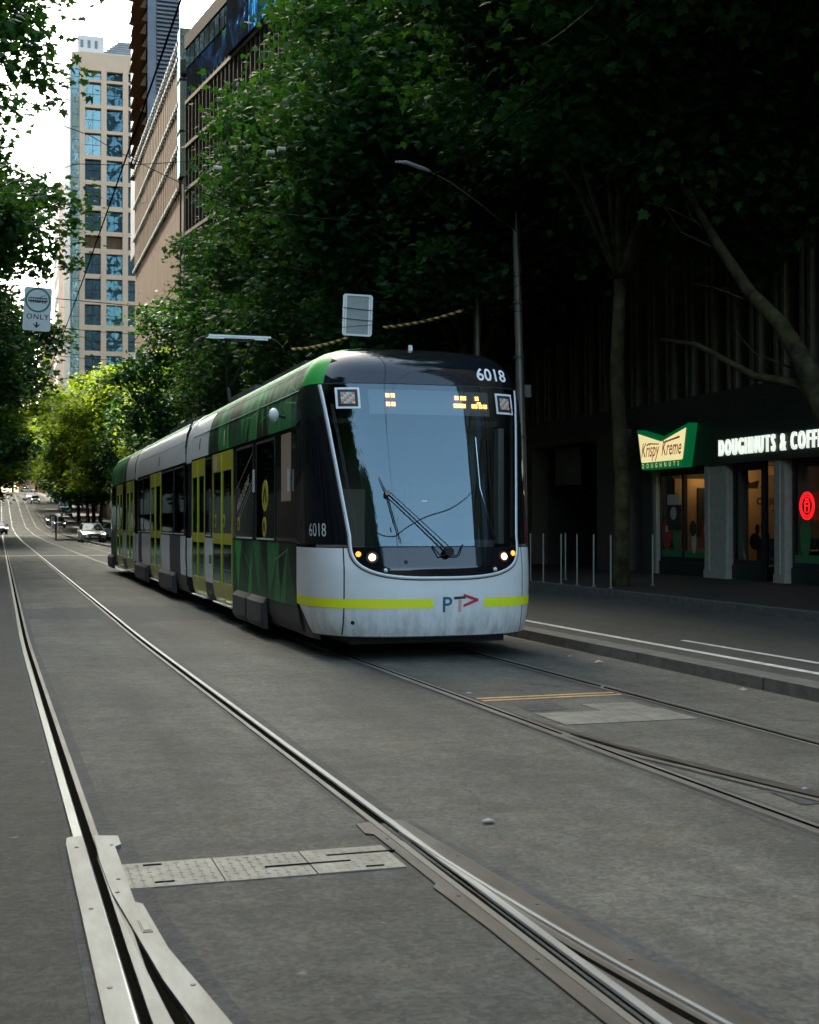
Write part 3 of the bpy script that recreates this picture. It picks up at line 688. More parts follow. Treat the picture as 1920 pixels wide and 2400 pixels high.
# coloured information stickers (white frame, black field, coloured squares)
def sticker(x0, x1, z0, z1, shear):
    P4 = lambda k: [(x0 + k, z0 + k), (x1 - k + shear, z0 + k), (x1 - k, z1 - k), (x0 + k - shear, z1 - k)]
    fr = nose_poly('sticker', [(x0, z0), (x1, z0), (x1, z1), (x0, z1)], 'white_paint', .007)
    k = .024; nose_poly('sticker_field', [(x0 + k, z0 + k), (x1 - k, z0 + k), (x1 - k, z1 - k), (x0 + k, z1 - k)], 'sticker_black', .009, fr)
    k = .055; n = 5; cw = (x1 - x0 - 2 * k) / n; ch = (z1 - z0 - 2 * k) / n; rnd = random.Random(5)
    for c_ in ('red', 'cyan', 'yellow'):
        pass
    mbs = {c_: MB() for c_ in ('red', 'cyan', 'yellow')}
    for i in range(n):
        for j in range(n):
            c_ = ('red', 'cyan', 'yellow')[(i * 2 + j) % 3]
            a, b2 = x0 + k + i * cw, z0 + k + j * ch
            mbs[c_].add([nose(a, b2, .011), nose(a + cw, b2, .011), nose(a + cw, b2 + ch, .011), nose(a, b2 + ch, .011)], [(0, 1, 2, 3)])
    for c_, mb in mbs.items(): mb.build('coloured_squares', 'sticker_' + c_, fr, kind='stuff')
sticker(-1.02, -.765, 2.75, 2.99, 0); sticker(.835, 1.075, 2.73, 2.97, 0)
# display behind the windscreen with lit amber dots
def nb(x, z, back): p = nose(x, z, 0); return Vector((p.x, p.y + back, p.z))
mb = MB(); mb.grid([[nb(x, z, .05) for x in lin(-.66, .76, 16)] for z in (2.70, 2.98)]); ds = mb.build('route_display', 'display_grey', tram)
mb = MB()
def dots(xs_, zs_):
    for x in xs_:
        for z in zs_: mb.add([nb(x - .008, z - .009, .044), nb(x + .008, z - .009, .044), nb(x + .008, z + .009, .044), nb(x - .008, z + .009, .044)], [(0, 1, 2, 3)])
dots([-.46, -.435, -.40, -.375], [2.90, 2.925, 2.80, 2.825]); dots([.35, .375, .42, .445, .47, .60, .625], [2.89, 2.915])
dots([.33, .355, .38, .405, .43, .455, .55, .575, .60, .64, .665, .70, .725], [2.80, 2.825]); dots([.62, .645], [2.85])
mb.build('display_dots', 'led_orange', ds, kind='stuff')
# wiper: two parallel arms, head, blade and mount
W0 = Vector(nose(.07, 1.17, .05)); W1 = Vector(nose(-.56, 1.80, .07)); dx = Vector((.035, 0, .03))
wp = MB().tube([W0, W1], [.010, .006], 8).build('wiper_arm', 'black_matt', tram, smooth=40)
MB().tube([W0 + dx, W1 + dx * .6], [.006, .004], 8).build('wiper_rod', 'black_matt', wp, smooth=40)
MB().tube([nose(-.63, 1.98, .045), nose(-.56, 1.80, .05), nose(-.50, 1.5, .045), nose(-.44, 1.27, .03)], [.004, .008, .007, .004], 6).build('wiper_blade', 'black_matt', wp, smooth=40)
MB().cyl(W1, .028, .05, 'y', 12).build('wiper_head', 'galvanised', wp)
MB().tube([nose(-.10, 1.24, .02), nose(-.03, 1.13, .05), nose(.19, 1.13, .05), nose(.25, 1.25, .02)], .008, 6).build('wiper_guard', 'black_matt', tram, smooth=40)
MB().cyl(W0 - Vector((0, .01, 0)), .05, .08, 'y', 14).build('wiper_motor', 'black_matt', wp, smooth=30)
MB().cyl((-.02, 1.1, 3.51), .026, .08, 'z', 10).build('roof_aerial', 'white_paint', tram)
# vent grille strips at the windscreen's edges (tiny holes)
for s in (-1, 1):
    mb = MB()
    for k in range(64):
        z = 1.34 + k * .023
        for q in (0, 1): x = s * (xU(z) - .05 - q * .018); mb.add([nose(x - .005, z, .007), nose(x + .005, z, .007), nose(x + .005, z + .012, .007), nose(x - .005, z + .012, .007)], [(0, 1, 2, 3)])
    mb.build('dot_frit', 'tram_grey', tram, kind='stuff')
# cab interior seen through the glass
MB().box(-1.12, 1.12, 2.3, 2.36, .5, 3.3).build('cab_wall', 'interior_dark', tram)
for x0_, x1_, z0_ in ((-.95, -.72, 1.72), (-.66, -.6, 1.66), (-.56, -.42, 1.8), (.5, .56, 1.75), (-.9, -.82, 1.55)): MB().box(x0_, x1_, 2.26, 2.295, z0_, z0_ + .07).build('shop_glint', 'glint_glow', tram)  # added glowing strips imitate warm glints of the lit shop in the windscreen
MB().box(-1.15, 1.15, .5, 1.2, .6, 1.16).build('dashboard', 'black_matt', tram)
MB().box(-.2, .75, .42, .75, 1.16, 1.30).build('dashboard_console', 'tram_grey', tram)
st = MB().box(.05, .5, 1.55, 1.7, .9, 1.75).build('driver_seat', 'interior_dark', tram)
MB().box(.12, .43, 1.55, 1.66, 1.76, 1.98).build('head_rest', 'black_matt', st)
MB().box(1.03, 1.1, 1.0, 1.14, 1.25, 2.6).build('cab_pillar', 'stone_cream', tram)
MB().box(-.95, -.35, 1.9, 2.2, 1.2, 1.9).build('cab_cabinet', 'cream_interior', tram)
MB().box(-1.0, 1.0, .95, 2.2, 2.62, 2.68).build('cab_ceiling', 'interior_dark', tram)
mb = MB(); mb.tube([(.78, 1.1, 2.5), (.8, 1.0, 1.9), (.95, .9, 1.3)], .01, 6); mb.build('grab_rail', 'chrome', tram)
# mirror pods
for s in (-1,):
    p = MB(); c = Vector((s * 1.46, 1.93, 2.77)); rows = []
    for i in range(9):
        t = math.pi * i / 8; rows.append([tuple(c + Vector((.062 * math.sin(t) * math.cos(2 * math.pi * k / 12), .068 * math.sin(t) * math.sin(2 * math.pi * k / 12), .085 * math.cos(t)))) for k in range(13)])
    p.grid(rows); mo = p.build('mirror_camera', 'white_paint', tram, smooth='all'); MB().tube([c + Vector((.06, 0, 0)), (s * 1.31, 1.93, 2.74)], .018, 8).build('mirror_arm', 'black_matt', mo)
    MB().tube([(s * 1.345, .0 + 1.62, 1.86), (s * 1.345, 1.62, 2.12)], .014, 8).build('door_grip', 'trim_silver', tram)

# ---- flanks: stations measured from the front along the body
def facet(parent, name, s, y0, y1, z0, z1, seed, palette, wmin=.16, wmax=.42, lines=True, off=.004):
    """zig-zag facets of the green livery: each tone one joined sheet"""
    rnd = random.Random(seed); top = [y0]; bot = [y0]
    while top[-1] < y1: top.append(min(y1, top[-1] + rnd.uniform(wmin, wmax)))
    while bot[-1] < y1: bot.append(min(y1, bot[-1] + rnd.uniform(wmin, wmax)))
    i = j = 0; tris = []
    while i < len(top) - 1 or j < len(bot) - 1:
        if j == len(bot) - 1 or (i < len(top) - 1 and top[i + 1] < bot[j + 1]): tris.append(((top[i], z1), (top[i + 1], z1), (bot[j], z0))); i += 1
        else: tris.append(((bot[j], z0), (bot[j + 1], z0), (top[i], z1))); j += 1
    by = {}; last = None
    for t in tris:
        c_ = rnd.choice([p for p in palette if p != last]); last = c_; by.setdefault(c_, []).append(t)
    first = None
    def pt(y, z, o): return (s * (interp(HW, z) + o), y, z)
    for c_, ts in by.items():
        mb = MB()
        for (a, b2, d) in ts:
            N = 5 if z1 > 2.7 else 2
            # a,b on one level, d on the other: rows between them
            rows = []
            for k in range(N + 1):
                t = k / N; zz = a[1] + (d[1] - a[1]) * t; rows.append([pt(a[0] + (d[0] - a[0]) * t, zz, off), pt(b2[0] + (d[0] - b2[0]) * t, zz, off)])
            mb.grid(rows)
        mb.build('livery_facet', c_, parent, smooth=30, kind='stuff')
    if lines:
        mb = MB(); w = .006; w = .011; pts = [((rnd.uniform(y0, y1), rnd.uniform(z0 + .2 * (z1 - z0), z0 + .7 * (z1 - z0)))) for _ in range(max(1, int((y1 - y0) / 1.1)))]
        for (cy0, cz0) in pts:
            for _ in range(5):
                an = rnd.uniform(0, 6.28); ln = rnd.uniform(.3, .8); ey = min(max(cy0 + math.cos(an) * ln, y0 + .01), y1 - .01); ez = min(max(cz0 + math.sin(an) * ln, z0 + .01), z1 - .01)
                d = Vector((ey - cy0, ez - cz0));
                if d.length < .1: continue
                n = Vector((-d.y, d.x)).normalized() * w / 2; N = 4; rows = []
                for k in range(N + 1):
                    t = k / N; rows.append([pt(cy0 + d.x * t + n.x, cz0 + d.y * t + n.y, off + .002), pt(cy0 + d.x * t - n.x, cz0 + d.y * t - n.y, off + .002)])
                mb.grid(rows)
        mb.build('livery_lines', 'green_line', parent, kind='stuff')
def panel(name, m, s, y0, y1, z0, z1, off=0, th=.02, parent=None, **k):
    return slab_side(MB(), y0, y1, z0, z1, off, th, s).build(name, m, parent or tram, smooth=25, **k)
def window(s, y0, y1, z0=1.30, z1=2.52):
    w = panel('window', 'side_glass', s, y0, y1, z0, z1, .006, .01)
    f = MB(); e = .035
    for a in ((y0 - e, y1 + e, z0 - e, z0), (y0 - e, y1 + e, z1, z1 + e), (y0 - e, y0, z0, z1), (y1, y1 + e, z0, z1)): slab_side(f, *a, .009, .02, s)
    f.build('window_frame', 'black_matt', w)
    panel('window_sill', 'trim_silver', s, y0 + .03, y1 - .03, z0 - .022, z0 - .002, .013, .01, w)
    return w
def door(s, y0, y1, leaves=2):
    """double door: each leaf a yellow frame round a tall upper and a lower pane"""
    ym = (y0 + y1) / 2; e = .032
    for a, b2 in ((y0, ym - .012), (ym + .012, y1)):
        lf = MB(); Z0, Z1 = .24, 2.57; zt0, zt1 = 1.33, 2.28; zl0, zl1 = .58, 1.17
        for q in ((a, a + e, Z0, Z1), (b2 - e, b2, Z0, Z1), (a + e, b2 - e, zt1, Z1), (a + e, b2 - e, zl1, zt0), (a + e, b2 - e, Z0, zl0)): slab_side(lf, *q, .014, .03, s)
        d = lf.build('door_leaf', 'door_yellow', tram, smooth=25)
        panel('door_pane', 'side_glass', s, a + e, b2 - e, zt0, zt1, .004, .01, d); panel('door_pane', 'side_glass', s, a + e, b2 - e, zl0, zl1, .004, .01, d)
    panel('door_edge', 'door_yellow_bright', s, ym - .036, ym - .014, .5, 2.55, .02, .02); panel('door_edge', 'door_yellow_bright', s, ym + .014, ym + .036, .5, 2.55, .02, .02)
    panel('door_step', 'trim_silver', s, y0 + .04, y1 - .04, .235, .262, .10, .14)
    return d
Y = lambda w: w - 13.6            # street position to station along the tram
greens = ['tram_green_mid', 'tram_green_deep', 'tram_green_black', 'tram_green_bright', 'tram_green_deep', 'tram_green_black']
greens_roof = ['tram_green_mid', 'tram_green_deep', 'tram_green_deep', 'tram_green_bright', 'tram_green_black', 'tram_green_mid']
sections = [(YJ, Y(23.62)), (Y(24.45), Y(33.2)), (Y(33.95), L_TOT - YJ)]
for i, (a, b_) in enumerate(sections):
    shell = MB()
    prof = [(-interp(HW, z) + .03, z) for z in (.30, .55, .8, 2.6, 2.85)] + [(-interp(HW, z), z) for z in (3.0, 3.12, 3.24, 3.34, 3.42, 3.47, 3.50, 3.515)]
    prof = prof + [(-x, z) for x, z in prof[::-1]]
    # open-sided shell: floor, roof and lower wall; windows leave the middle free
    low = [p for p in prof if p[1] <= .55 + 1e-6]
    roof = [p for p in prof if p[1] >= 3.3]
    shell.grid([[(x, y, z) for x, z in roof] for y in (a, b_)])
    shell.build('roof_shell', 'tram_green_pale', tram, smooth=40)
    MB().box(-1.2, 1.2, a + (.9 if i == 0 else 0), b_, .33, .38).build('floor', 'tram_grey', tram)
    MB().box(-.03, .03, a + 1.2, b_ - .3, .38, 2.5).build('interior_partition', 'interior_dark', tram)
    for s in (-1, 1):
        panel('skirt', 'skirt_dark', s, a, b_, .2, .52, -.004, .03)
        panel('body_side', 'black_matt', s, a, b_, .52, 1.262, -.004, .03)
        panel('cant_rail', 'black_matt', s, a, b_, 2.56, 3.3, -.004, .03)
        panel('window_band', 'black_gloss', s, a, b_, 2.555, 2.60, .002, .02)
        sl = MB(); sl.grid(side(a, b_, 3.295, 3.52, .003, s)[:-1]); sl.build('roof_edge', 'tram_green_pale', tram, smooth=40)
def pillars(s, y0, y1): panel('pillar', 'black_gloss', s, y0, y1, 1.262, 2.555, .0, .03)
for s in (-1, 1):
    # --- leading car
    window(s, Y(16.15), Y(17.35)); window(s, Y(17.62), Y(18.9)); window(s, Y(21.25), Y(21.9))
    for a, b_ in ((YJ, Y(16.11)), (Y(17.39), Y(17.58)), (Y(18.94), Y(19.25)), (Y(21.12), Y(21.21)), (Y(21.94), Y(21.99)), (Y(23.5), Y(23.62))): pillars(s, a, b_)
    door(s, Y(19.27), Y(21.10)); door(s, Y(22.0), Y(23.48))
    facet(tram, 'f', s, YJ + .01, Y(19.24), .53, 1.255, 11, greens, .25, .75)
    facet(tram, 'f', s, YJ + .01, Y(21.64), 2.605, 3.29, 12, greens_roof, .22, .7)
    panel('roof_panel', 'tram_white', s, Y(21.65), Y(23.6), 2.605, 3.0, .004, .02); panel('roof_panel', 'tram_white', s, Y(21.65), Y(23.6), 3.01, 3.29, .004, .02)
    panel('lower_panel', 'tram_white', s, Y(21.13), Y(21.97), .53, 1.25, .006, .02)
    panel('lower_panel', 'tram_white', s, Y(23.51), Y(23.62), .53, 1.25, .006, .02)
    panel('notice', 'tram_green_mid', s, Y(21.25), Y(21.5), .84, .98, .010, .005)
    panel('drip_rail', 'trim_silver', s, YJ, Y(23.6), 3.0, 3.008, .012, .01)
    panel('vent_slit', 'black_matt', s, Y(22.58), Y(22.66), 2.74, 2.93, .009, .01); panel('vent_slit', 'logo_peach', s, Y(20.0), Y(20.08), 2.66, 2.9, .009, .01)
    # --- middle car
    window(s, Y(24.6), Y(26.0)); window(s, Y(26.15), Y(28.1)); window(s, Y(30.42), Y(31.7)); window(s, Y(31.85), Y(33.0))
    for a, b_ in ((Y(24.45), Y(24.56)), (Y(26.04), Y(26.11)), (Y(28.14), Y(28.28)), (Y(30.28), Y(30.38)), (Y(31.74), Y(31.81)), (Y(33.04), Y(33.2))): pillars(s, a, b_)
    door(s, Y(28.3), Y(30.26))
    for a, b_, m in ((24.45, 25.1, 'tram_white'), (25.13, 26.75, 'tram_grey'), (26.78, 28.28, 'tram_white'), (30.28, 32.2, 'tram_white'), (32.23, 33.0, 'tram_grey'), (33.02, 33.2, 'tram_white')): panel('lower_panel', m, s, Y(a), Y(b_), .53, 1.25, .006, .02)
    panel('roof_panel', 'tram_white', s, Y(24.46), Y(33.18), 2.605, 2.98, .004, .02); panel('roof_panel', 'tram_white', s, Y(24.46), Y(33.18), 2.99, 3.29, .004, .02)
    panel('vent_slit', 'black_matt', s, Y(28.6), Y(28.7), 2.7, 2.9, .009, .01)
    # --- rear car
    door(s, Y(34.3), Y(36.2)); door(s, Y(37.4), Y(39.3)); window(s, Y(36.4), Y(37.25)); window(s, Y(39.6), Y(41.0))
    for a, b_ in ((Y(33.95), Y(34.28)), (Y(36.22), Y(36.36)), (Y(37.29), Y(37.38)), (Y(39.32), Y(39.56)), (Y(41.04), L_TOT - YJ)): pillars(s, a, b_)
    panel('lower_panel', 'tram_white', s, Y(36.24), Y(37.36), .53, 1.25, .006, .02); panel('lower_panel', 'tram_white', s, Y(33.95), Y(34.27), .53, 1.25, .006, .02)
    facet(tram, 'f', s, Y(39.34), L_TOT - YJ, .53, 1.25, 21, greens, .2, .5)
    facet(tram, 'f', s, Y(36.4), L_TOT - YJ, 2.605, 3.29, 22, greens_roof, .2, .45)
    panel('roof_panel', 'tram_white', s, Y(33.96), Y(36.38), 2.605, 3.29, .004, .02)
    # --- protruding bogie fairings
    for a, b_ in ((16.75, 17.85), (17.87, 19.0), (25.9, 28.3), (30.85, 33.5), (40.3, 42.1)):
        mb = MB(); P0 = [(1.31, .54), (1.375, .47), (1.375, .22), (1.33, .14), (1.28, .14)]
        for yy in (Y(a), Y(b_)): pass
        rows = [[(s * x, y, z) for x, z in P0] for y in (Y(a) + .03, Y(a) + .06, Y(b_) - .06, Y(b_) - .03)]
        rows[0] = [(s * (1.29 + (x - 1.29) * .6), Y(a), z) for x, z in P0]; rows[-1] = [(s * (1.29 + (x - 1.29) * .6), Y(b_), z) for x, z in P0]
        mb.grid(rows); mb.add(rows[0], [(0, 1, 2, 3, 4)]); mb.add(rows[-1], [(0, 1, 2, 3, 4)]); mb.build('bogie_fairing', 'tram_grey', tram, smooth=25)
# articulation joints: dark bellows with pale cover above
for a, b_ in ((23.62, 24.45), (33.2, 33.95)):
    mb = MB(); rows = []; n = 14
    for k in range(n + 1):
        y = Y(a + (b_ - a) * k / n); d = .035 if k % 2 else 0
        rows.append([(-1.25 + d, y, .3), (-1.27 + d, y, 1.2), (-1.27 + d, y, 2.5), (-1.2 + d, y, 3.18), (-.9, y, 3.4 - d), (.9, y, 3.4 - d), (1.2 - d, y, 3.1), (1.27 - d, y, 2.5), (1.27 - d, y, 1.2), (1.25 - d, y, .3)])
    mb.grid(rows); be = mb.build('bellows', 'black_matt', tram)
    for s in (-1, 1):
        panel('joint_cover', 'tram_white', s, Y(a) + .03, Y(b_) - .2, 2.56, 3.44, .01, .02); panel('joint_cover', 'tram_white', s, Y(a) + .02, Y(b_) - .3, .53, 1.22, .012, .02)
        panel('joint_gap', 'black_matt', s, Y(b_) - .12, Y(b_) - .04, 2.75, 3.4, .014, .02)
mb = MB(); mb.tube([(-1.02, Y(24.3), 3.44), (-1.2, Y(24.3), 3.36), (-1.3, Y(24.3), 3.1), (-1.33, Y(24.3), 2.85)], .018, 6); mb.build('joint_cable', 'black_matt', tram, smooth=40)
# fleet number on the cab side and wayfinding print on the glass
def on_flank(me, y0, z0, off=.006): return warp(me, lambda c: Vector((-(1.32 + off), y0 - c.x, z0 + c.y)))
n2 = text_mesh('6018', .21, off=.0, spacing=1.0); n2.materials.append(M['trim_silver'])
def on_corner(me, a0, z0, off=.006):
    def fn(c): q = c.x / .62; return nose_a(a0 + q, z0 + c.y, off)
    return warp(me, fn)
w2 = max(v.co.x for v in n2.vertices)
obj('fleet_number', warp(n2, lambda c: nose_a(R(-74) + R(18) * c.x / w2, 1.345 + c.y, .006)), tram)
me = text_mesh('MELBOURNE', .19, off=.003, xs=.9)
def mel(c): return Vector((-1.329, Y(18.84) - c.x * .97, 1.62 + c.y + c.x * .42))
me.materials.append(M['poster_pale']); obj('window_print', warp(me, mel), tram)
mb = MB()
for (a, z, b2, z2) in ((18.86, 1.98, 17.66, 2.42), (18.86, 1.45, 17.66, 1.98), (18.86, 1.52, 17.66, 2.05)):
    mb.add([(-1.329, Y(a), z), (-1.329, Y(b2), z2), (-1.329, Y(b2), z2 + .012), (-1.329, Y(a), z + .012)], [(0, 1, 2, 3)])
mb.build('window_print_lines', 'poster_pale', tram, kind='stuff')
for (yc, zc, r) in ((16.75, 1.84, .2), (16.8, 1.44, .13), (20.0, 1.52, .1), (20.85, 1.52, .1), (18.72, 1.48, .1)):
    mb = MB(); mb.prism([(Y(yc) + r * math.cos(R(k * 15)), zc + r * math.sin(R(k * 15))) for k in range(24)], 'x', -1.3305, -1.3265); d = mb.build('direction_sticker', 'door_yellow', tram)
    mb = MB()
    for q in (-1, 1): mb.prism([(Y(yc) - q * r * .08, zc + r * .6), (Y(yc) + q * r * .28, zc + r * .38), (Y(yc) + q * r * .62, zc - r * .35), (Y(yc) + q * r * .36, zc - r * .48), (Y(yc) + q * r * .02, zc + r * .35)], 'x', -1.3345, -1.331)
    mb.build('arrow_mark', 'black_matt', d)
panel('window_sticker', 'poster_pale', -1, Y(20.6), Y(20.95), 2.3, 2.53, .02, .004)
panel('grip_handle', 'trim_silver', -1, Y(17.46), Y(17.52), 1.9, 2.2, .03, .02)
# roof gear and pantograph
for a, b_, h in ((17, 20, .16), (20.6, 23, .2), (27.5, 31.5, .2), (35.5, 39.5, .18)):
    MB().box(-.75, .75, Y(a), Y(b_), 3.5, 3.46 + h).build('roof_equipment', 'tram_grey', tram)
pg = thing('pantograph', 'raised single arm pantograph with pale contact head above the tram roof', 'pantograph', (4.56, 26.6, 3.42)) if False else None
PY = Y(26.4)
fr = MB().box(-.5, .5, PY - .6, PY + .6, 3.43, 3.52).build('pantograph', 'tram_grey', tram)
MB().tube([(0, PY + .5, 3.5), (0, PY + 1.3, 4.3)], [.05, .04], 8).build('lower_arm', 'black_matt', fr, smooth=40)
ua = MB(); [ua.tube([(.03 * s, PY + 1.3, 4.3), (.28 * s, PY - .1, 5.16)], [.025, .02], 6) for s in (-1, 1)]; ua.build('upper_arm', 'black_matt', fr, smooth=40)
hd = MB()
for yy in (-.17, .13): hd.box(-.62, .62, PY + yy, PY + yy + .07, 5.19, 5.225)
hd.build('contact_strips', 'trim_silver', fr)
for s in (-1, 1): MB().tube([(s * .62, PY, 5.21), (s * .75, PY, 5.18), (s * .88, PY, 5.06), (s * .93, PY, 4.95)], [.018, .016, .013, .01], 6).build('contact_horn', 'black_matt', fr, smooth=40)
MB().box(-.3, .3, PY - .12, PY + .16, 5.14, 5.17).build('head_frame', 'black_matt', fr)
# bogies and wheels in the dark below
for yc in (17.8, 27.1, 32.2, 40.9):
    bg_ = MB().box(-.95, .95, Y(yc) - .95, Y(yc) + .95, .16, .34).build('bogie', 'black_matt', tram)
    for s in (-1, 1):
        for q in (-.75, .75): MB().cyl((s * .73, Y(yc) + q, .31), .30, .11, 'x', 20).build('wheel', 'rail_side', bg_, smooth=30)
MB().box(-.9, .9, .5, 2.2, .16, .3).build('underframe', 'black_matt', tram)
for w_ in (20.5, 23.5, 29.5, 36): MB().box(-1.05, 1.05, Y(w_) - 1.4, Y(w_) + 1.4, .17, .31).build('underframe', 'black_matt', tram)
# tan reflection painted on the cab side; seats glimpsed through the side windows
for a, b_ in ((15.2, 15.75),): panel('cab_reflection', 'cream_interior', -1, Y(a), Y(b_), 1.75, 2.55, .004, .003)
for yy in (16.6, 17.4, 18.4, 25, 26.6, 27.4, 31, 32, 36.8, 40.2):
    s_ = MB().box(-1.1, -.65, Y(yy), Y(yy) + .4, .5, .85).build('seat', 'tram_green_deep', tram); MB().box(-1.1, -.65, Y(yy) + .4, Y(yy) + .47, .5, 1.45).build('seat_back', 'tram_green_deep', s_)

# ================================================================== BUILDINGS
# ---- the doughnut shop building on the right (front plane at x = 17)
FX = 17.0
bld = thing('office_building', 'dark stone building with tall vertical fins above the doughnut shop', 'building', (FX, 0, 0))
GZ = .13
MB().box(.5, 14, 3, 62, 4.55, 36).build('upper_wall', 'wall_dark', bld)
MB().box(7.2, 14, 3, 62, GZ - .2, 4.55).build('rear_wall', 'wall_dark', bld)
MB().box(.0, .5, 3, 62, 4.16, 4.75).build('ledge', 'wall_dark', bld)
k = 0
y = 3.5
while y < 61:
    MB().box(.06, .5, y, y + .14, 4.75, 35.5).build('fin', 'fin_stone', bld); MB().box(.06, .5, y + .3, y + .44, 4.75, 35.5).build('fin', 'fin_stone', bld); y += 1.04
for z in range(5, 34, 4):
    MB().box(.3, .498, 3, 62, z + 2.9, z + 4.0 - .0).build('spandrel', 'wall_sand', bld)
    MB().box(.42, .499, 3, 62, z + 0., z + 2.9).build('window_band', 'glass_dark', bld)
# left: recessed dark entrance with sandy frame and columns
MB().box(-.05, .5, 41.1, 62, GZ, 4.16).build('wall', 'wall_sand', bld)
MB().box(-.05, .5, 35.98, 41.1, 3.98, 4.16).build('lintel', 'wall_sand', bld)
MB().box(-.1, 1.0, 34.0, 36.0, GZ, 4.16).build('column', 'wall_sand', bld)
MB().box(-.05, .6, 32.62, 33.2, GZ, 4.16).build('column', 'wall_dark', bld)
MB().box(2.5, 2.6, 33, 41.2, GZ, 4.16).build('recess_wall', 'wall_dark', bld)
MB().box(2.3, 2.45, 36.6, 40.6, .4, 3.7).build('entrance_glass', 'glass_dark', bld)
MB().box(2.2, 2.3, 38.8, 38.9, GZ, 3.8).build('door_post', 'galvanised', bld)
MB().box(.3, .4, 38.2, 40.0, 2.7, 3.9).build('notice_panel', 'fin_stone', bld)
MB().box(.5, 7.2, 41.12, 41.3, GZ, 4.16).build('return_wall', 'wall_dark', bld)
MB().box(.5, 7.2, 32.5, 32.6, GZ, 4.16).build('party_wall', 'wall_dark', bld)
# shop front
MB().box(-.18, .5, 3, 33.0, 2.93, 4.14).build('fascia', 'fascia', bld)
MB().box(-.05, .14, 32.36, 32.52, GZ, 2.93).build('front_post', 'shop_column', bld)
for a, b_ in ((28.62, 29.66), (26.1, 26.52), (22.2, 23.2), (18.0, 18.4)):
    c_ = MB().box(-.12, .5, a, b_, GZ, 2.93).build('shop_column', 'shop_column', bld); MB().box(-.14, .5, a - .02, b_ + .02, GZ, GZ + .2).build('plinth', 'shop_column', c_)
    MB().box(-.15, -.12, b_ - .26, b_ - .1, GZ + .2, 2.93).build('column_fillet', 'white_trim' if False else 'shop_column', c_)
def shopwin(y0, y1, z0=.60, sill=True):
    w = MB().box(.10, .115, y0, y1, z0, 2.75).build('shop_window', 'shop_glass', bld)
    mb = MB(); e = .05
    mb.box(.06, .16, y0 - e, y1 + e, z0 - .12, z0); mb.box(.06, .16, y0 - e, y1 + e, 2.75, 2.93); mb.box(.06, .16, y0 - e, y0, z0, 2.75); mb.box(.06, .16, y1, y1 + e, z0, 2.75)
    mb.build('window_frame', 'black_matt', w)
    MB().box(.02, .5, y0 - e, y1 + e, GZ, z0 - .122).build('stall_riser', 'fascia', bld)
    return w
shopwin(31.15, 32.28); shopwin(29.74, 31.03); shopwin(27.35, 28.54); shopwin(23.3, 26.0); shopwin(18.5, 22.1)
dr = MB().box(.12, .135, 26.62, 27.2, GZ + .05, 2.6).build('shop_door', 'shop_glass', bld); MB().box(.08, .16, 27.2, 27.3, GZ, 2.93).build('door_frame', 'black_matt', dr); MB().box(.08, .16, 26.53, 26.6, GZ, 2.93).build('door_frame', 'black_matt', dr)
# interior
MB().box(.16, 7.1, 3, 32.4, GZ - .1, GZ).build('shop_floor', 'shop_dark', bld)
MB().box(.5, 7.1, 3, 32.4, 3.0, 3.1).build('shop_ceiling', 'shop_dark', bld)
MB().box(.98, 5.4, 30.9, 31.0, GZ, 3.0).build('feature_wall', 'shop_wall', bld)
MB().box(.55, 2.6, 32.42, 32.48, GZ, 2.7).build('feature_wall', 'shop_wall', bld)
MB().box(5.5, 5.6, 10, 32.4, GZ, 3.0).build('back_wall', 'shop_dark', bld)
MB().box(1.7, 4.5, 29.6, 30.2, GZ, 1.1).build('counter', 'shop_dark', bld)
MB().box(1.22, 1.62, 32.34, 32.41, 1.1, 2.45).build('framed_picture', 'shop_dark', bld)
def wall_text(txt, size, yl, z, x, m, off=.01, xs=1, parent=bld, name='lettering', ext=.0, shear=0, spacing=1.0):
    me = text_mesh(txt, size, ext=ext, off=off, xs=xs, shear=shear, spacing=spacing); me.materials.append(M[m])
    me.transform(Matrix(((0, 0, -1, x), (-1, 0, 0, yl), (0, 1, 0, z), (0, 0, 0, 1))))
    return obj(name, me, parent)
def face_text(txt, size, x, z, y, m, name='lettering', off=.004, xs=1):
    me = text_mesh(txt, size, off=off, xs=xs); me.materials.append(M[m]); me.transform(Matrix(((1, 0, 0, x), (0, 0, -1, y), (0, 1, 0, z), (0, 0, 0, 1)))); return obj(name, me, bld)
face_text('ORIGINAL', .27, 2.12, 1.98, 30.89, 'shop_dark', xs=1.0); face_text('the', .16, 2.75, 2.28, 30.89, 'shop_dark'); face_text('recipe', .15, 2.6, 1.78, 30.89, 'shop_dark')
MB().prism([(1.72, 2.62), (1.95, 2.55), (2.18, 2.62), (2.12, 2.42), (1.78, 2.42)], 'y', 30.86, 30.895).build('wall_emblem', 'shop_dark', bld)
def oval(yc, zc, ry, rz, m, x=.085, name='window_decal'): return MB().prism([(yc + ry * math.cos(R(k * 15)), zc + rz * math.sin(R(k * 15))) for k in range(24)], 'x', x - .004, x + .002).build(name, m, bld)
for yc in (32.0, 29.95): oval(yc, 1.22, .26, .42, 'poster_red')
for yc in (31.5, 25.6): oval(yc, 1.2, .2, .5, 'poster_green', .088)
for a, b_ in ((31.15, 32.28), (29.74, 31.03), (23.3, 26.0)): MB().box(.083, .089, a, b_, .60, .78).build('window_decal', 'poster_green', bld)
for yc in (32.0, 29.95):
    MB().box(.072, .078, yc - .07, yc + .07, 1.25, 1.42).build('decal_cup', 'poster_pale', bld)
MB().box(.083, .09, 31.3, 31.98, 1.98, 2.25).build('window_poster', 'poster_pale', bld); MB().box(.075, .088, 31.22, 32.0, 1.3, 1.97).build('window_poster', 'shop_dark', bld)
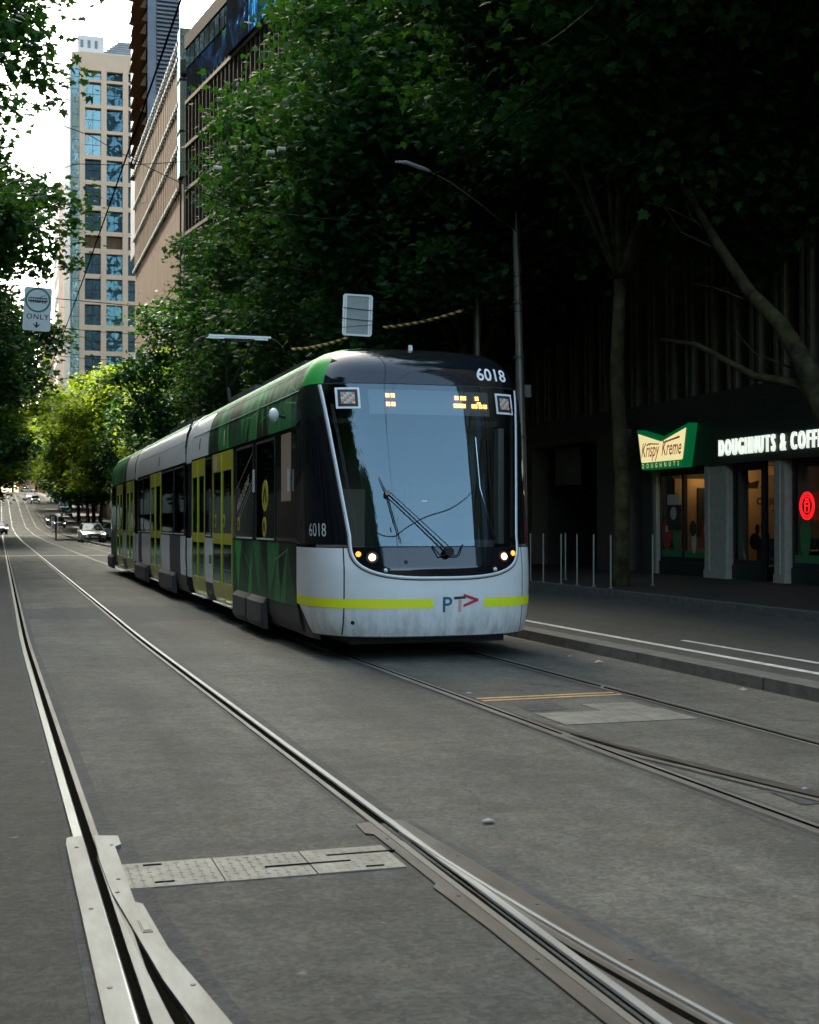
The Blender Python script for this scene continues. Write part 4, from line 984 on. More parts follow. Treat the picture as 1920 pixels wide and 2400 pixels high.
oval(31.6, 1.75, .16, .17, 'poster_pale', .06); oval(30.55, .98, .12, .28, 'poster_pale'); oval(30.6, 1.35, .17, .2, 'shop_dark', .08)
for (yc, zc, ry, rz) in ((27.9, 1.35, .1, .12), (27.65, 1.42, .1, .12), (28.0, 1.05, .25, .2), (27.7, .9, .22, .22), (27.5, 1.1, .14, .2)): oval(yc, zc, ry, rz, 'shop_dark', .3, 'plant_silhouette')
# ceiling lamp over the counter: a real lit spot inside the shop
for (yy, xx) in ((30.1, 1.3), (31.9, 1.3)):
    MB().cyl((xx, yy, 2.93), .07, .1, 'z', 12).build('ceiling_lamp', 'lamp_warm', bld)
    ld = bpy.data.lights.new('shop_lamp', 'POINT'); ld.energy = 5.5 if yy < 31 else 2.2; ld.color = (1, .62, .28); ld.shadow_soft_size = .08
    lo = bpy.data.objects.new('shop_lamp', ld); col.objects.link(lo); lo.location = (FX + xx, yy, 2.75)
# fascia lettering and the bow-tie sign
yl_ = 28.78
for ch in 'DOUGHNUTS & COFFEE':
    if ch == ' ': yl_ -= .14; continue
    me = text_mesh(ch, .55, ext=.03, off=.006, xs=.55); x0_ = min(v.co.x for v in me.vertices); w_ = max(v.co.x for v in me.vertices) - x0_
    me.materials.append(M['letter_lit']); me.transform(Matrix(((0, 0, -1, -.21), (-1, 0, 0, yl_ + x0_), (0, 1, 0, 3.13), (0, 0, 0, 1)))); obj('fascia_letter', me, bld); yl_ -= w_ + .095
kk = thing('shop_sign', 'lit cream and green bow-tie sign reading Krispy Kreme Doughnuts on the dark fascia', 'sign', (FX - .3, 31.3, 2.92))
def kkP(pts, x0, x1, m, par, name):   # (distance to the left of the sign's middle is +y)
    return MB().prism(pts, 'x', x0, x1).build(name, m, par)
kkP([(1.42, 1.10), (0, .80), (-1.42, 1.10), (-1.12, .0), (1.12, .0)], -.14, .12, 'kk_green', kk, 'sign_body')
kkP([(1.30, .98), (0, .70), (-1.30, .98), (-1.12, .22), (-1.08, .19), (1.08, .19), (1.12, .22)], -.16, -.142, 'kk_cream', kk, 'sign_face')
def kkt(txt, size, y0, z0, m, shear, off, xs): 
    me = text_mesh(txt, size, off=off, shear=shear, xs=xs); me.materials.append(M[m]); me.transform(Matrix(((0, 0, -1, -.168), (-1, 0, 0, y0), (0, 1, 0, z0), (0, 0, 0, 1)))); return obj('sign_lettering', me, kk)
kkt('Krispy', .54, 1.12, .34, 'kk_red', .32, .003, .70); kkt('Kreme', .56, -.02, .34, 'kk_red', .32, .003, .68)
kkP([(.80, .66), (.66, .70), (.10, .66), (.10, .63), (.66, .665), (.78, .62)], -.17, -.165, 'kk_red', kk, 'sign_flourish'); kkP([(-.15, .69), (-1.0, .80), (-1.02, .75), (-.15, .655)], -.17, -.165, 'kk_red', kk, 'sign_flourish')
kkt('D   O   U   G   H   N   U   T   S', .17, 1.06, .04, 'kk_small', 0, .001, .92).data.name = 'dn'
# spread the small letters
# round red neon sign
neo = thing('neon_sign', 'round red neon cup sign glowing in the shop window at the right edge', 'sign', (FX - .02, 25.38, 1.87))
rg = MB(); rg.tube([(0, .27 * math.cos(R(k * 12)), .30 * math.sin(R(k * 12))) for k in range(31)], .014, 6); rg.build('neon_ring', 'neon_red', neo)
rg = MB(); rg.tube([(0, .21 * math.cos(R(k * 12)), .21 * math.sin(R(k * 12))) for k in range(31)], .012, 6); rg.build('neon_ring', 'neon_red', neo)
rg = MB(); rg.tube([(0, .09, .08), (0, .06, -.14), (0, -.06, -.14), (0, -.09, .08), (0, .09, .08)], .018, 6); rg.tube([(0, .05, 0), (0, -.05, 0)], .018, 6); rg.build('neon_cup', 'neon_red', neo)
fl = MB(); [fl.tube([(0, .045 * q, .1), (0, .05 * q, .17)], .012, 6) for q in (-1, 0, 1)]; fl.build('neon_steam', 'lamp_warm' if False else 'neon_red', neo)
rg = MB()
for k in range(22):
    if k % 11 in (0, 10): continue
    a = R(k * 360 / 22 + 8); rg.box(-.008, .008, .255 * math.cos(a) - .012, .255 * math.cos(a) + .012, .255 * math.sin(a) - .02, .255 * math.sin(a) + .02)
rg.build('neon_letters', 'neon_red', neo, kind='stuff')

# ---- generic street block with windows, for the sides one sees edge-on, in reflections, behind leaves, or added out of view for shade
def block(label, x0, x1, y0, y1, h, m, gm, faces, cols=3.0, fl_=3.8, w=1.8, hh=2.3, z0=0, cap=300):
    b = thing('city_building', label, 'building', ((x0 + x1) / 2, (y0 + y1) / 2, z0))
    X0, X1, Y0_, Y1_ = x0 - (x0 + x1) / 2, x1 - (x0 + x1) / 2, y0 - (y0 + y1) / 2, y1 - (y0 + y1) / 2
    MB().box(X0, X1, Y0_, Y1_, -.3, h).build('wall', m, b)
    MB().box(X0 - .3, X1 + .3, Y0_ - .3, Y1_ + .3, h, h + .6).build('cornice', m, b)
    proto = {}
    for fc in faces:
        a0, a1 = (Y0_, Y1_) if fc in 'lr' else (X0, X1)
        n = int((a1 - a0 - 1) / cols); st_ = (a1 - a0) / n
        for i in range(n):
            for j in range(int((h - 5) / fl_)):
                key = fc
                if key not in proto:
                    mb = MB()
                    if fc in 'lr': mb.box(-.08, .06, -w / 2, w / 2, 0, hh)
                    else: mb.box(-w / 2, w / 2, -.08, .06, 0, hh)
                    proto[key] = mb.mesh('window', gm)
                c_ = a0 + (i + .5) * st_; z = 4.4 + j * fl_
                lc = {'l': (X0, c_, z), 'r': (X1, c_, z), 'f': (c_, Y0_, z), 'b': (c_, Y1_, z)}[fc]
                obj('window', proto[key], b, lc)
    return b
# right side beyond the side street is the dark glass building; left side blocks
block('very tall unseen tower added left of the street to shade the tram', -60, -17, 42, 156, 110, 'wall_sand', 'glass_dark', 'r', 6.5, 6.2, 4.2, 4.4)  # unseen tower, added and sized to keep the sun off the near street
block('lower brown office block left of the street beside the camera', -40, -17, -75, 41.5, 26, 'wall_sand', 'glass_dark', 'r', 4.2, 4.2, 2.6, 2.8)
block('brown office block behind the camera on the right', 17, 40, -5, 2.5, 38, 'wall_dark', 'glass_dark', 'lf', 3.2, 4.0, 2.0, 2.6)
block('low brick block on the right further behind the camera', 19, 45, -75, -9, 8, 'stone_cocoa', 'glass_dark', 'l', 4.2, 3.8, 2.6, 2.4)

# ---- dark glass building beyond the first side street (slightly turned to the street)
dg_ = thing('office_tower', 'dark glass office building with blue glass top, rising behind the right-hand trees', 'building', (14.9, 113.0, 0), R(8.5))
LEN = 33.0                                              # local: -y runs back towards the camera, x into the block
MB().box(.25, 24, -LEN, 0, -.5, 41.2).build('core_wall', 'dark_facade', dg_)
for i in range(33):
    MB().box(.0, .25, -i - .0 - .16, -i, 2, 37.5).build('mullion', 'dark_mullion', dg_)
for z in np.arange(3.6, 37, 3.7):
    MB().box(-.06, .25, -LEN, -.17, z, z + .28).build('floor_line', 'fin_stone', dg_)
    MB().box(.16, .24, -LEN, -.17, z + .29, z + 3.69).build('glass_band', 'glass_dark', dg_)
for i in range(11):
    MB().box(.05, .25, -i * 1.35 - 1.25, -i * 1.35 - .1, 40.0, 41.6).build('glass_pane', 'glass_sky', dg_)
MB().box(-.05, 24, -15, 0, 41.65, 42.8).build('parapet', 'dark_mullion', dg_)
MB().box(.1, .24, -11, -.17, 37.6, 39.9).build('glass_band', 'glass_navy', dg_)
for i in range(4): MB().box(-.3, .24, -LEN + i * 5.2, -LEN + i * 5.2 + 5.1, 37.2, 52).build('blue_glass_panel', 'glass_blue' if i in (1, 2) else 'glass_navy', dg_)
MB().box(.3, 22, -LEN, -12.5, 41.2, 52).build('upper_wall', 'dark_facade', dg_)

# ---- cocoa building with vertical slots, flank along the street
cb = thing('office_building', 'cocoa coloured building with long dark vertical slots and dotted roof lines beyond the trees', 'building', (15, 117.6, 0))
CL = 41.0; HC = 44.0
MB().box(.5, 22, 0, CL, -.3, HC).build('core_wall', 'stone_cocoa', cb)
y = .3; i = 0
while y < CL - 1:
    w = .95
    MB().box(0, .5, y, y + w, 30.8, HC - .6).build('pilaster', 'stone_cocoa', cb)
    MB().box(.3, .495, y + w, y + w + .5, 31, HC - .8).build('slot_glass', 'glass_dark', cb)
    y += w + .5; i += 1
y = .3
while y < CL - 1:
    for za, zb_ in ((0, 14.9), (15, 22.9), (23, 30.7)): MB().box(.1, .5, y, y + 2.84, za + .1, zb_).build('stone_panel', 'stone_cocoa', cb)
    y += 2.9
for z in (30.72, 34.4, 38.2, 42.2, 43.6):
    yy = 0
    while yy < CL - .5:
        MB().box(-.22, .0, yy, yy + .72, z, z + .3).build('dentil', 'white_trim', cb); yy += 1.25
MB().box(-.15, 3, -1.6, -.05, 31.7, 44.6).build('corner_glass', 'glass_sky', cb)
for z in (35.5, 40): MB().box(-.2, 3.02, -1.65, -.02, z, z + .2).build('glass_joint', 'dark_mullion', cb)
MB().box(.2, 3, -1.5, -.05, -.3, 31.6).build('corner_wall', 'dark_facade', cb)

# ---- slender louvred tower behind it
lt = thing('louvred_tower', 'tall blue grey tower with horizontal louvres behind the cocoa building', 'building', (18.3, 175, 0))
MB().box(0, 4.1, .4, 24, 40, 125).build('wall', 'grey_facade', lt)
for k in range(110):
    z = 50 + k * .55
    MB().box(1.1, 4.1, .0, .4, z, z + .22).build('louvre', 'grey_facade', lt)
MB().box(-.05, 1.05, .1, .4, 40, 125).build('corner_panel', 'grey_facade', lt)
mb0 = MB().prism([(0, 0), (-.75, .1), (-.6, .35), (0, 1.5)], 'y', 0, 16).mesh('balcony', 'stone_cocoa')
for k in range(44): obj('balcony', mb0, lt, (-.06 - (k % 2) * .2, .4, 50 + k * 1.7))

# ---- the tan tower closing the view
TY = 290
tw = thing('tan_tower', 'tall tan stone tower with stacked square windows closing the end of the street', 'building', (0, TY, 0))
rows = [(96.2, 98.1), (90.9, 95.6), (85.4, 90.1), (80.0, 84.7), (74.6, 79.1), (69.2, 73.7), (63.8, 68.2), (60.1, 62.9), (54.6, 59.0), (49.1, 53.6), (43.7, 48.1), (38.2, 42.6), (32.7, 37.2), (27.2, 31.7), (21.7, 26.2)]
cols_ = [(17.1, 20.45), (21.6, 25.0), (26.15, 29.55), (30.7, 34.1), (35.2, 38.6)]
MB().box(14.4, 42, 2.0, 30, 4, 99).build('core_wall', 'stone_tan', tw)
edges = [15.98] + [v for c_ in cols_ for v in c_] + [42]
for a, b_ in zip(edges[::2], edges[1::2]): MB().box(a, b_, 0, 2.0, 5, 101.9).build('pier', 'stone_tan', tw)
zs_ = [5] + [v for r in rows[::-1] for v in r] + [101.9]
for a, b_ in zip(zs_[::2], zs_[1::2]):
    for c_ in cols_: MB().box(c_[0], c_[1], .06, 1.9, a, b_).build('spandrel', 'stone_tan', tw)
for (za, zb_) in rows:
    for ci, (xa, xb) in enumerate(cols_):
        if (za, zb_) == (60.1, 62.9):
            for q in range(3): w3 = (xb - xa) / 3; MB().box(xa + q * w3 + .03, xa + (q + 1) * w3 - .03, .8, 1.2, za, zb_).build('stone_panel', 'stone_cocoa', tw)
            continue
        w = MB().box(xa, xb, 1.0, 1.2, za, zb_).build('window', 'glass_wavy' if ci == 1 else ('glass_sky' if za > 78 and ci == 0 else 'glass_shade'), tw)  # pane colour by row and column stands in for what each pane reflects
        mb = MB(); mb.box((xa + xb) / 2 - .03, (xa + xb) / 2 + .03, .88, .99, za, zb_); mb.box(xa, xb, .9, .99, (za + zb_) / 2 - .03, (za + zb_) / 2 + .03); mb.build('glazing_bar', 'dark_mullion', w)
# blue chamfered glass strip on the corner, then the flank facing the street
z = 5
while z < 100:
    MB().box(14.42, 15.95, .9, 1.95, z, z + 2.6).build('corner_pane', 'glass_sky', tw); z += 2.7
MB().box(14.3, 15.97, .85, 2.0, 99, 101.9).build('corner_cap', 'stone_tan', tw)
for k in range(9):
    MB().box(14.05, 14.38, 1.2 + k * 3.2, 1.2 + k * 3.2 + 1.3, 5, 99.4).build('flank_pier', 'white_trim', tw)
    if k < 8: MB().box(14.2, 14.37, 2.5 + k * 3.2, 4.4 + k * 3.2, 5, 99).build('flank_glass', 'glass_sky', tw)
MB().box(15.7, 42, 3, 28, 99.05, 103).build('setback', 'stone_cream', tw)
ph = MB().box(15.75, 21.3, 3.4, 12, 103, 106.6).build('plant_room', 'stone_cream', tw)
for q in range(3): MB().box(16.3 + q * 1.5, 16.9 + q * 1.5, 3.3, 3.42, 104, 105.6).build('vent', 'grey_facade', ph)
pyr = MB(); pyr.add([(20.8, 4, 103), (34.8, 4, 103), (34.8, 22, 103), (20.8, 22, 103), (25, 8, 107.6), (30.6, 8, 107.6), (30.6, 17, 107.6), (25, 17, 107.6)], [(0, 1, 5, 4), (1, 2, 6, 5), (2, 3, 7, 6), (3, 0, 4, 7), (4, 5, 6, 7)]); pyr.build('pyramid_roof', 'stone_cream', tw)
for k in range(7):
    t = k / 7; MB().box(20.8 + 4.2 * t - .1, 34.8 - 4.2 * t + .1, 3.85 + 4 * t, 3.98 + 4 * t, 103 + 4.6 * t, 103.3 + 4.6 * t).build('roof_rib', 'grey_facade', pyr and bpy.data.objects['pyramid_roof'])
MB().tube([(21, 4, 104), (27.2, 11, 111.5)], .1, 5).build('mast_stay', 'grey_facade', tw); MB().tube([(27.2, 11, 107), (27.2, 11, 122)], .1, 5).build('mast', 'grey_facade', tw)
# paler towers further off at the left
block('pale grey tower edging the left side of the tan tower', 14.2, 30, 352, 380, 88, 'stone_cream', 'grey_facade', 'lf', 4, 6, 2, 3)
block('low cream tower far off, left of the tan tower', 12, 30, 420, 440, 62, 'stone_tan', 'grey_facade', 'f', 4, 6, 2, 3)
block('pinkish building far off behind the street trees', 6, 22, 470, 490, 36, 'stone_tan', 'grey_facade', 'f', 4, 5, 2, 3)
bs = thing('roof_lantern_building', 'small dark building with blue glass corner poking above the yellow-green trees', 'building', (13.2, 150.5, 0))
MB().prism([(1.2, 0), (4.6, 0), (4.6, 22.9), (3.0, 22.9), (1.2, 20.5)], 'y', 0, 5).build('wall', 'grey_facade', bs); MB().box(2.6, 3.7, -.1, -.01, 15, 22.6).build('window', 'glass_dark', bs); MB().box(3.75, 4.55, -.12, -.01, 15, 22.6).build('glass_corner', 'glass_blue', bs)
for yy, lb in ((170, 'dim terrace of shops far up the right-hand pavement'), (215, 'second terrace of shops up the hill on the right'), (260, 'third terrace up the hill near the crest on the right')):
    block(lb, 17.5, 35, yy, yy + 42, 16 + (yy % 3) * 3, 'wall_sand', 'glass_dark', 'l', 5, 4, 2.5, 2.4, z0=hz(yy))
for yy, y2, hh_, lb in ((168, 340, 78, 'long tall unseen slab added beyond the crossing on the left for shade'), (350, 470, 78, 'tall unseen slab added at the crest on the left for shade')):  # unseen slabs added to shade the far road below sunlit treetops
    block(lb, -40, -17.5, yy, y2, hh_, 'wall_sand', 'glass_dark', 'r', 12, 9, 8, 6, z0=hz((yy + y2) / 2))

# ================================================================== TREES
def leaf_shape(kind):
    if kind == 'lobed':
        p = [(0, -.05), (.16, .12), (.46, .02), (.36, .3), (.56, .5), (.25, .52), (0, 1.0), (-.25, .52), (-.56, .5), (-.36, .3), (-.46, .02), (-.16, .12)]
        v = [(x, y, -.18 * abs(x)) for x, y in p] + [(0, .38, .06)]
        n = len(p); return np.array(v), [(k, (k + 1) % n, n) for k in range(n)]
    p = [(0, 0), (.42, .3), (.3, .75), (0, 1.0), (-.3, .75), (-.42, .3)]
    return np.array([(x, y, -.2 * abs(x)) for x, y in p]), [(0, 1, 2, 3), (0, 3, 4, 5)]
def crown(seed, lobes, n_cl, per, size, kind, m, spread=.42, flat=.75):
    """leaves gathered in sprays round many twig ends on the outer side of each bough"""
    rg_ = np.random.default_rng(seed); C = []
    tot = sum(r ** 2 for *_, r in lobes)
    for (x, y, z, r) in lobes:
        k = int(n_cl * r * r / tot) + 1
        d = rg_.normal(size=(k, 3)); d /= np.linalg.norm(d, axis=1)[:, None]
        rad = r * rg_.uniform(.35, 1.0, k) ** .5 * (1 + .16 * rg_.normal(size=k))
        p = d * rad[:, None] * np.array([1, 1, flat]) + np.array([x, y, z]); C.append(p)
    C = np.vstack(C); nc = len(C)
    rep = rg_.poisson(per, nc); idx = np.repeat(np.arange(nc), rep); N = len(idx)
    csz = rg_.uniform(.6, 1.5, nc)[idx][:, None]
    P = C[idx] + rg_.normal(size=(N, 3)) * spread * csz * np.array([1, 1, .6])
    # orientation: near horizontal with wide tilt, tips hanging
    az = rg_.uniform(0, 2 * np.pi, N); pitch = rg_.normal(-.45, .45, N); roll = rg_.normal(0, .5, N); s = size * rg_.uniform(.65, 1.25, N)
    base, faces = leaf_shape(kind); nv = len(base)
    ca, sa, cp, sp, cr, sr = np.cos(az), np.sin(az), np.cos(pitch), np.sin(pitch), np.cos(roll), np.sin(roll)
    yv = np.stack([sa * cp, ca * cp, sp], 1); xv0 = np.stack([ca, -sa, 0 * ca], 1); zv0 = np.cross(xv0, yv)
    xv = xv0 * cr[:, None] + zv0 * sr[:, None]; zv = np.cross(xv, yv)
    V = (P[:, None, :] + s[:, None, None] * (base[None, :, 0:1] * xv[:, None, :] + base[None, :, 1:2] * yv[:, None, :] + base[None, :, 2:3] * zv[:, None, :])).reshape(-1, 3)
    me = bpy.data.meshes.new('crown'); nf = len(faces); fl = [len(f) for f in faces]; L = sum(fl)
    me.vertices.add(N * nv); me.vertices.foreach_set('co', V.astype(np.float32).ravel())
    base_idx = np.array([i for f in faces for i in f]); li = (base_idx[None, :] + (np.arange(N) * nv)[:, None]).ravel()
    me.loops.add(N * L); me.loops.foreach_set('vertex_index', li.astype(np.int32))
    st_ = np.cumsum([0] + fl[:-1]); me.polygons.add(N * nf); me.polygons.foreach_set('loop_start', (st_[None, :] + (np.arange(N) * L)[:, None]).ravel().astype(np.int32))
    me.update(calc_edges=True)
    tint = np.clip(rg_.normal(.45, .2, nc)[idx] * .6 + rg_.uniform(0, 1, N) * .4, 0, 1)
    at = me.attributes.new('leaf_tint', 'FLOAT', 'FACE'); at.data.foreach_set('value', np.repeat(tint, nf).astype(np.float32))
    me.materials.append(M[m]); return me
def skeleton(seed, lobes, h0, r0=.26, lean=(0, 0)):
    """trunk splitting into boughs that reach each lobe of the crown, with side branches"""
    rnd = random.Random(seed); mb = MB(); top = Vector((lean[0], lean[1], h0))
    mb.tube([(0, 0, -.2), (.02, .0, .25), (lean[0] * .3 + .05, lean[1] * .3, h0 * .35), (lean[0] * .65 - .04, lean[1] * .65 + .04, h0 * .7), tuple(top)], [r0 * 1.35, r0 * 1.08, r0 * .95, r0 * .86, r0 * .8], 10)
    for (x, y, z, r) in lobes:
        e = Vector((x, y, z + r * .4)); mid = top.lerp(e, .5) + Vector((rnd.uniform(-.4, .4), rnd.uniform(-.4, .4), -.4 + rnd.uniform(0, .6)))
        pts = smooth_pts([tuple(top), tuple(top.lerp(mid, .5) + Vector((0, 0, .3))), tuple(mid), tuple(e)], 3)
        k = len(pts); mb.tube(pts, [r0 * .5 * (1 - .85 * i / (k - 1)) + .012 for i in range(k)], 6)
        for _ in range(4):
            t = rnd.uniform(.35, .9); s_ = Vector(pts[int(t * (k - 1))]); q = Vector((x, y, z)) + Vector([rnd.uniform(-1, 1) for _ in range(3)]) * r * .85
            mb.tube([tuple(s_), tuple(s_.lerp(q, .5) + Vector((0, 0, .25))), tuple(q)], [.05, .03, .012], 5)
    return mb.mesh('trunk', 'bark', smooth='all')
def lobe_set(seed, rad, zb, zt, n):
    rnd = random.Random(seed); L = []
    for k in range(n):
        t = (k + .5) / n; z = zb + (zt - zb) * t; env = math.sin(math.pi * (.18 + .74 * t)) ** .7
        a = k * 2.4 + rnd.uniform(-.4, .4); q = rad * env * rnd.uniform(.45, .72)
        L.append((q * math.cos(a), q * math.sin(a), z + rnd.uniform(-.5, .5), rad * rnd.uniform(.30, .44)))
    return L
TREES = {}
def tree_kind(key, seed, rad, zb, zt, n, n_cl, per, size, kind, m, h0, r0):
    L = lobe_set(seed, rad, zb, zt, n); TREES[key] = (crown(seed, L, n_cl, per, size, kind, m), skeleton(seed, L, h0, r0))
tree_kind('A', 3, 6.6, 7.4, 17.0, 15, 900, 66, .23, 'lobed', 'leaf_near', 5.6, .18)
tree_kind('B', 9, 6.4, 7.0, 16.6, 14, 850, 66, .23, 'lobed', 'leaf_near', 5.2, .22)
LC = lobe_set(31, 6.4, 10.4, 17.6, 14) + [(2.4, -1.2, 8.6, 1.9), (.6, -3.2, 8.8, 1.8), (4.2, .8, 8.8, 2.0), (1.2, .9, 8.2, 1.5), (-1.6, -2.6, 9.6, 1.7)]
TREES['C'] = (crown(31, LC, 1000, 60, .23, 'lobed', 'leaf_near'), skeleton(31, LC, 6.6, .17))
tree_kind('F', 5, 6.2, 5.6, 15.5, 14, 800, 40, .30, 'simple', 'leaf_sunlit', 4.2, .24)
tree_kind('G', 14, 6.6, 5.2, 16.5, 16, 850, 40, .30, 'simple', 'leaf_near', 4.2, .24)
def tree(key, x, y, rz, label, group, sc=1.0, z=None, species='plane_tree'):
    t = thing(species, label, 'tree', (x, y, (hz(y) + .13) if z is None else z), rz, group); t.scale = (sc if isinstance(sc, tuple) else (sc,) * 3)
    obj('trunk', TREES[key][1], t); obj('crown', TREES[key][0], t, kind='stuff')
    return t
G1, G2 = 'plane trees along the right-hand pavement', 'plane trees along the left-hand pavement'
ordn = ['first', 'second', 'third', 'fourth', 'fifth', 'sixth', 'seventh', 'eighth', 'ninth', 'tenth', 'eleventh', 'twelfth', 'thirteenth', 'fourteenth']
right = [('C', 12.75, 26.0, .0, 1), ('B', 12.6, 35.0, 2.1, 1.02), ('A', 12.9, 43.5, 3.6, 1.05), ('B', 12.7, 52.5, 5.0, 1), ('A', 12.7, 61.0, 1.2, .95)]
lab_r = ['plane tree with mottled trunk standing just left of the lit bow-tie sign', 'plane tree directly behind the tall tram wire pole', 'plane tree behind the tram windscreen, third along the right pavement', 'tall plane tree overhanging the middle of the tram', 'plane tree before the side street, over the rear of the tram']
for (k, x, y, rz, sc), lb in zip(right, lab_r): tree(k, x, y, rz, lb, G1, sc)
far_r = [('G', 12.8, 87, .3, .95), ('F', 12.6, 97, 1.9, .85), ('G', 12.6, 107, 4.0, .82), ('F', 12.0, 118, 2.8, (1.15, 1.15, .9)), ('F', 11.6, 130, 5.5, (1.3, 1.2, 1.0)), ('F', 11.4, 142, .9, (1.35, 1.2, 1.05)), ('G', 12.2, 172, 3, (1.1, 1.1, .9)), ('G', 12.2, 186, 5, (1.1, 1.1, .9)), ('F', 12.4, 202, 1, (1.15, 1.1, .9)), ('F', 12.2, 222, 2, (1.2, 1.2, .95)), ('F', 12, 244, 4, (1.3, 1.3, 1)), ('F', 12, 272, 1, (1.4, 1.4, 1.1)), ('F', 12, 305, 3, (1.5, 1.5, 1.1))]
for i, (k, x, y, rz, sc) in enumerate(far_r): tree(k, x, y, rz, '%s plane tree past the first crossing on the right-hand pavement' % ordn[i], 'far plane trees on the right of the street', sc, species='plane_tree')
left = [('A', -6.4, 33.0, 2.1, (1.1, 1.1, 1.1)), ('B', -5.8, 42.0, .6, (1.0, 1.0, 1)), ('A', -5.2, 51.5, 5.9, (1.15, 1.15, .98)), ('B', -5.0, 61, 1.0, (1.2, 1.2, .95))]
lab_l = ['nearest plane tree hanging into the upper left corner', 'plane tree behind the hanging tram sign on the left', 'plane tree further up the left pavement, its crown low at the left edge', 'last plane tree before the crossing on the left pavement']
for (k, x, y, rz, sc), lb in zip(left, lab_l): tree(k, x, y, rz, lb, G2, sc)
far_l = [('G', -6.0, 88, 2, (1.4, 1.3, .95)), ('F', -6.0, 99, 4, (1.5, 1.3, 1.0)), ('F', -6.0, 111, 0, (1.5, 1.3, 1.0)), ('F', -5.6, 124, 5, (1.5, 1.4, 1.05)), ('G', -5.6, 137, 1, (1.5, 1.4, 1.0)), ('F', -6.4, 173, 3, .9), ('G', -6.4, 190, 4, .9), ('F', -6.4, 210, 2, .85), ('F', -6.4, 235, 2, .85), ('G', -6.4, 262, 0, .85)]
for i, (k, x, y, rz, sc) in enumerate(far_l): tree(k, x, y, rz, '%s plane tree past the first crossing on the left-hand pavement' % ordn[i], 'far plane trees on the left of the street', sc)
for i, (x, y) in enumerate([(-9, 405), (-3, 440), (4, 452), (11, 436), (15, 415), (0, 470), (9, 475)]): tree('F', x, y, i, ['first from the left', 'second from the left', 'third from the left', 'rightmost but one', 'rightmost', 'hindmost left', 'hindmost right'][i] + ' of the sunny trees beyond the crest of the hill', 'sunny trees on the crest', 1.5)
# trees behind the camera, seen in the tram's windscreen
for i, (k, x, y, rz) in enumerate([('G', -6.6, -12, 1), ('G', -6.4, -24, 3), ('G', -6.6, -38, 5), ('G', -6.8, 4, 2)]): tree(k, x, y, rz, ['nearest', 'second', 'farthest', 'leftmost, beside the camera,'][i] + ' plane tree on the left pavement mirrored in the windscreen', 'plane trees behind the camera', 1.0)
# the near leaning tree at the right edge
lt_ = thing('plane_tree', 'near plane tree at the right edge, its mottled bough leaning up to the left', 'tree', (12.7, 16.6, .13), 0, G1)
mb = MB(); mb.tube([(.1, -.1, -.2), (.05, 0, .6), (0, .6, 1.8), (-.05, 1.5, 2.75), (-.1, 2.4, 4.1), (-.1, 3.0, 4.75), (-.12, 3.9, 5.4), (-.1, 5.0, 6.5), (-.12, 5.9, 7.5), (-.1, 6.3, 8.2)], [.42, .33, .27, .22, .165, .135, .11, .085, .06, .03], 10)
mb.tube([(-.08, 2.2, 3.6), (-.2, 3.6, 3.9), (-.2, 5.6, 4.7), (.1, 7.6, 5.1)], [.1, .07, .05, .025], 7); mb.tube([(0, .9, 2.1), (.2, -.6, 4.6), (.1, -2.5, 8), (0, -3, 11)], [.24, .18, .12, .06], 8)
_r = random.Random(4)
for _ in range(7):
    t_ = _r.uniform(1.6, 6.2); a_ = _r.uniform(-1, 1); b0 = Vector((-.08, t_, 2.75 + (t_ - 1.5) * 1.02)); b1 = b0 + Vector((-.5 * _r.random() - .1 + .4 * a_, _r.uniform(.1, .7), _r.uniform(.2, .8))); b2 = b1 + Vector((_r.uniform(-.5, .3), _r.uniform(0, .5), _r.uniform(.1, .7)))
    mb.tube([b0, b1, b2], [.02, .010, .004], 5)
mb.build('trunk', 'bark', lt_, smooth='all')
from mathutils import noise as _ns
for me_ in {o_.data for o_ in bpy.data.objects if o_.name.startswith('trunk')}:
    for v_ in me_.vertices: v_.co += _ns.noise_vector(v_.co * 2.3) * .035 + _ns.noise_vector(v_.co * 7) * .012
LL = [(-2.6, 3.4, 11.2, 2.3), (-.4, 6.0, 10.6, 2.2), (1.5, 2.5, 10.5, 2.2), (-3.6, .6, 12.2, 2.2), (0, -2.2, 11.5, 2.5), (-1.6, 6.8, 13.6, 2.6), (1.0, .6, 14.5, 2.6), (-3.0, -2.6, 13.5, 2.2), (-2.2, 4.8, 14.8, 2.4), (-4.4, 3.6, 13.6, 1.9)]
obj('crown', crown(21, LL, 800, 46, .22, 'lobed', 'leaf_near'), lt_, kind='stuff')

# ================================================================== POLES, WIRES, SIGNS
def pole(x, y, h, r, label, name='wire_pole', lean=0, cat='pole', spike=.5):
    t = thing(name, label, cat, (x, y, .13))
    MB().tube([(0, 0, -.1), (lean * .3, 0, h * .35), (lean * .65, 0, h * .65), (lean, 0, h)], [r * 1.1, r, r * .92, r * .85], 14).build('shaft', 'galvanised', t, smooth=40)
    if spike: MB().tube([(lean, 0, h), (lean * 1.02, 0, h + spike)], [r * .3, r * .12], 8).build('spike', 'galvanised', t)
    return t
p1 = pole(11.92, 29.4, 8.35, .105, 'tall galvanised tram wire pole rising behind the right side of the tram', lean=-.2, spike=.42)
for z in (5.3, 3.4, 6.6): MB().cyl((-.2 * z / 8.35, 0, z), .13, .06, 'z', 14).build('band', 'rail_side', p1)
MB().tube([(.135, 0, .3), (-.02, .02, 3.9), (-.06, .02, 7.2)], .012, 5).build('cable', 'wire', p1)
MB().box(-.02, .14, -.08, .08, 4.35, 4.65).build('junction_box', 'galvanised', p1)
p2 = pole(11.9, 32.6, 8.3, .1, 'darker wire pole half hidden in leaves left of the tall wire pole')
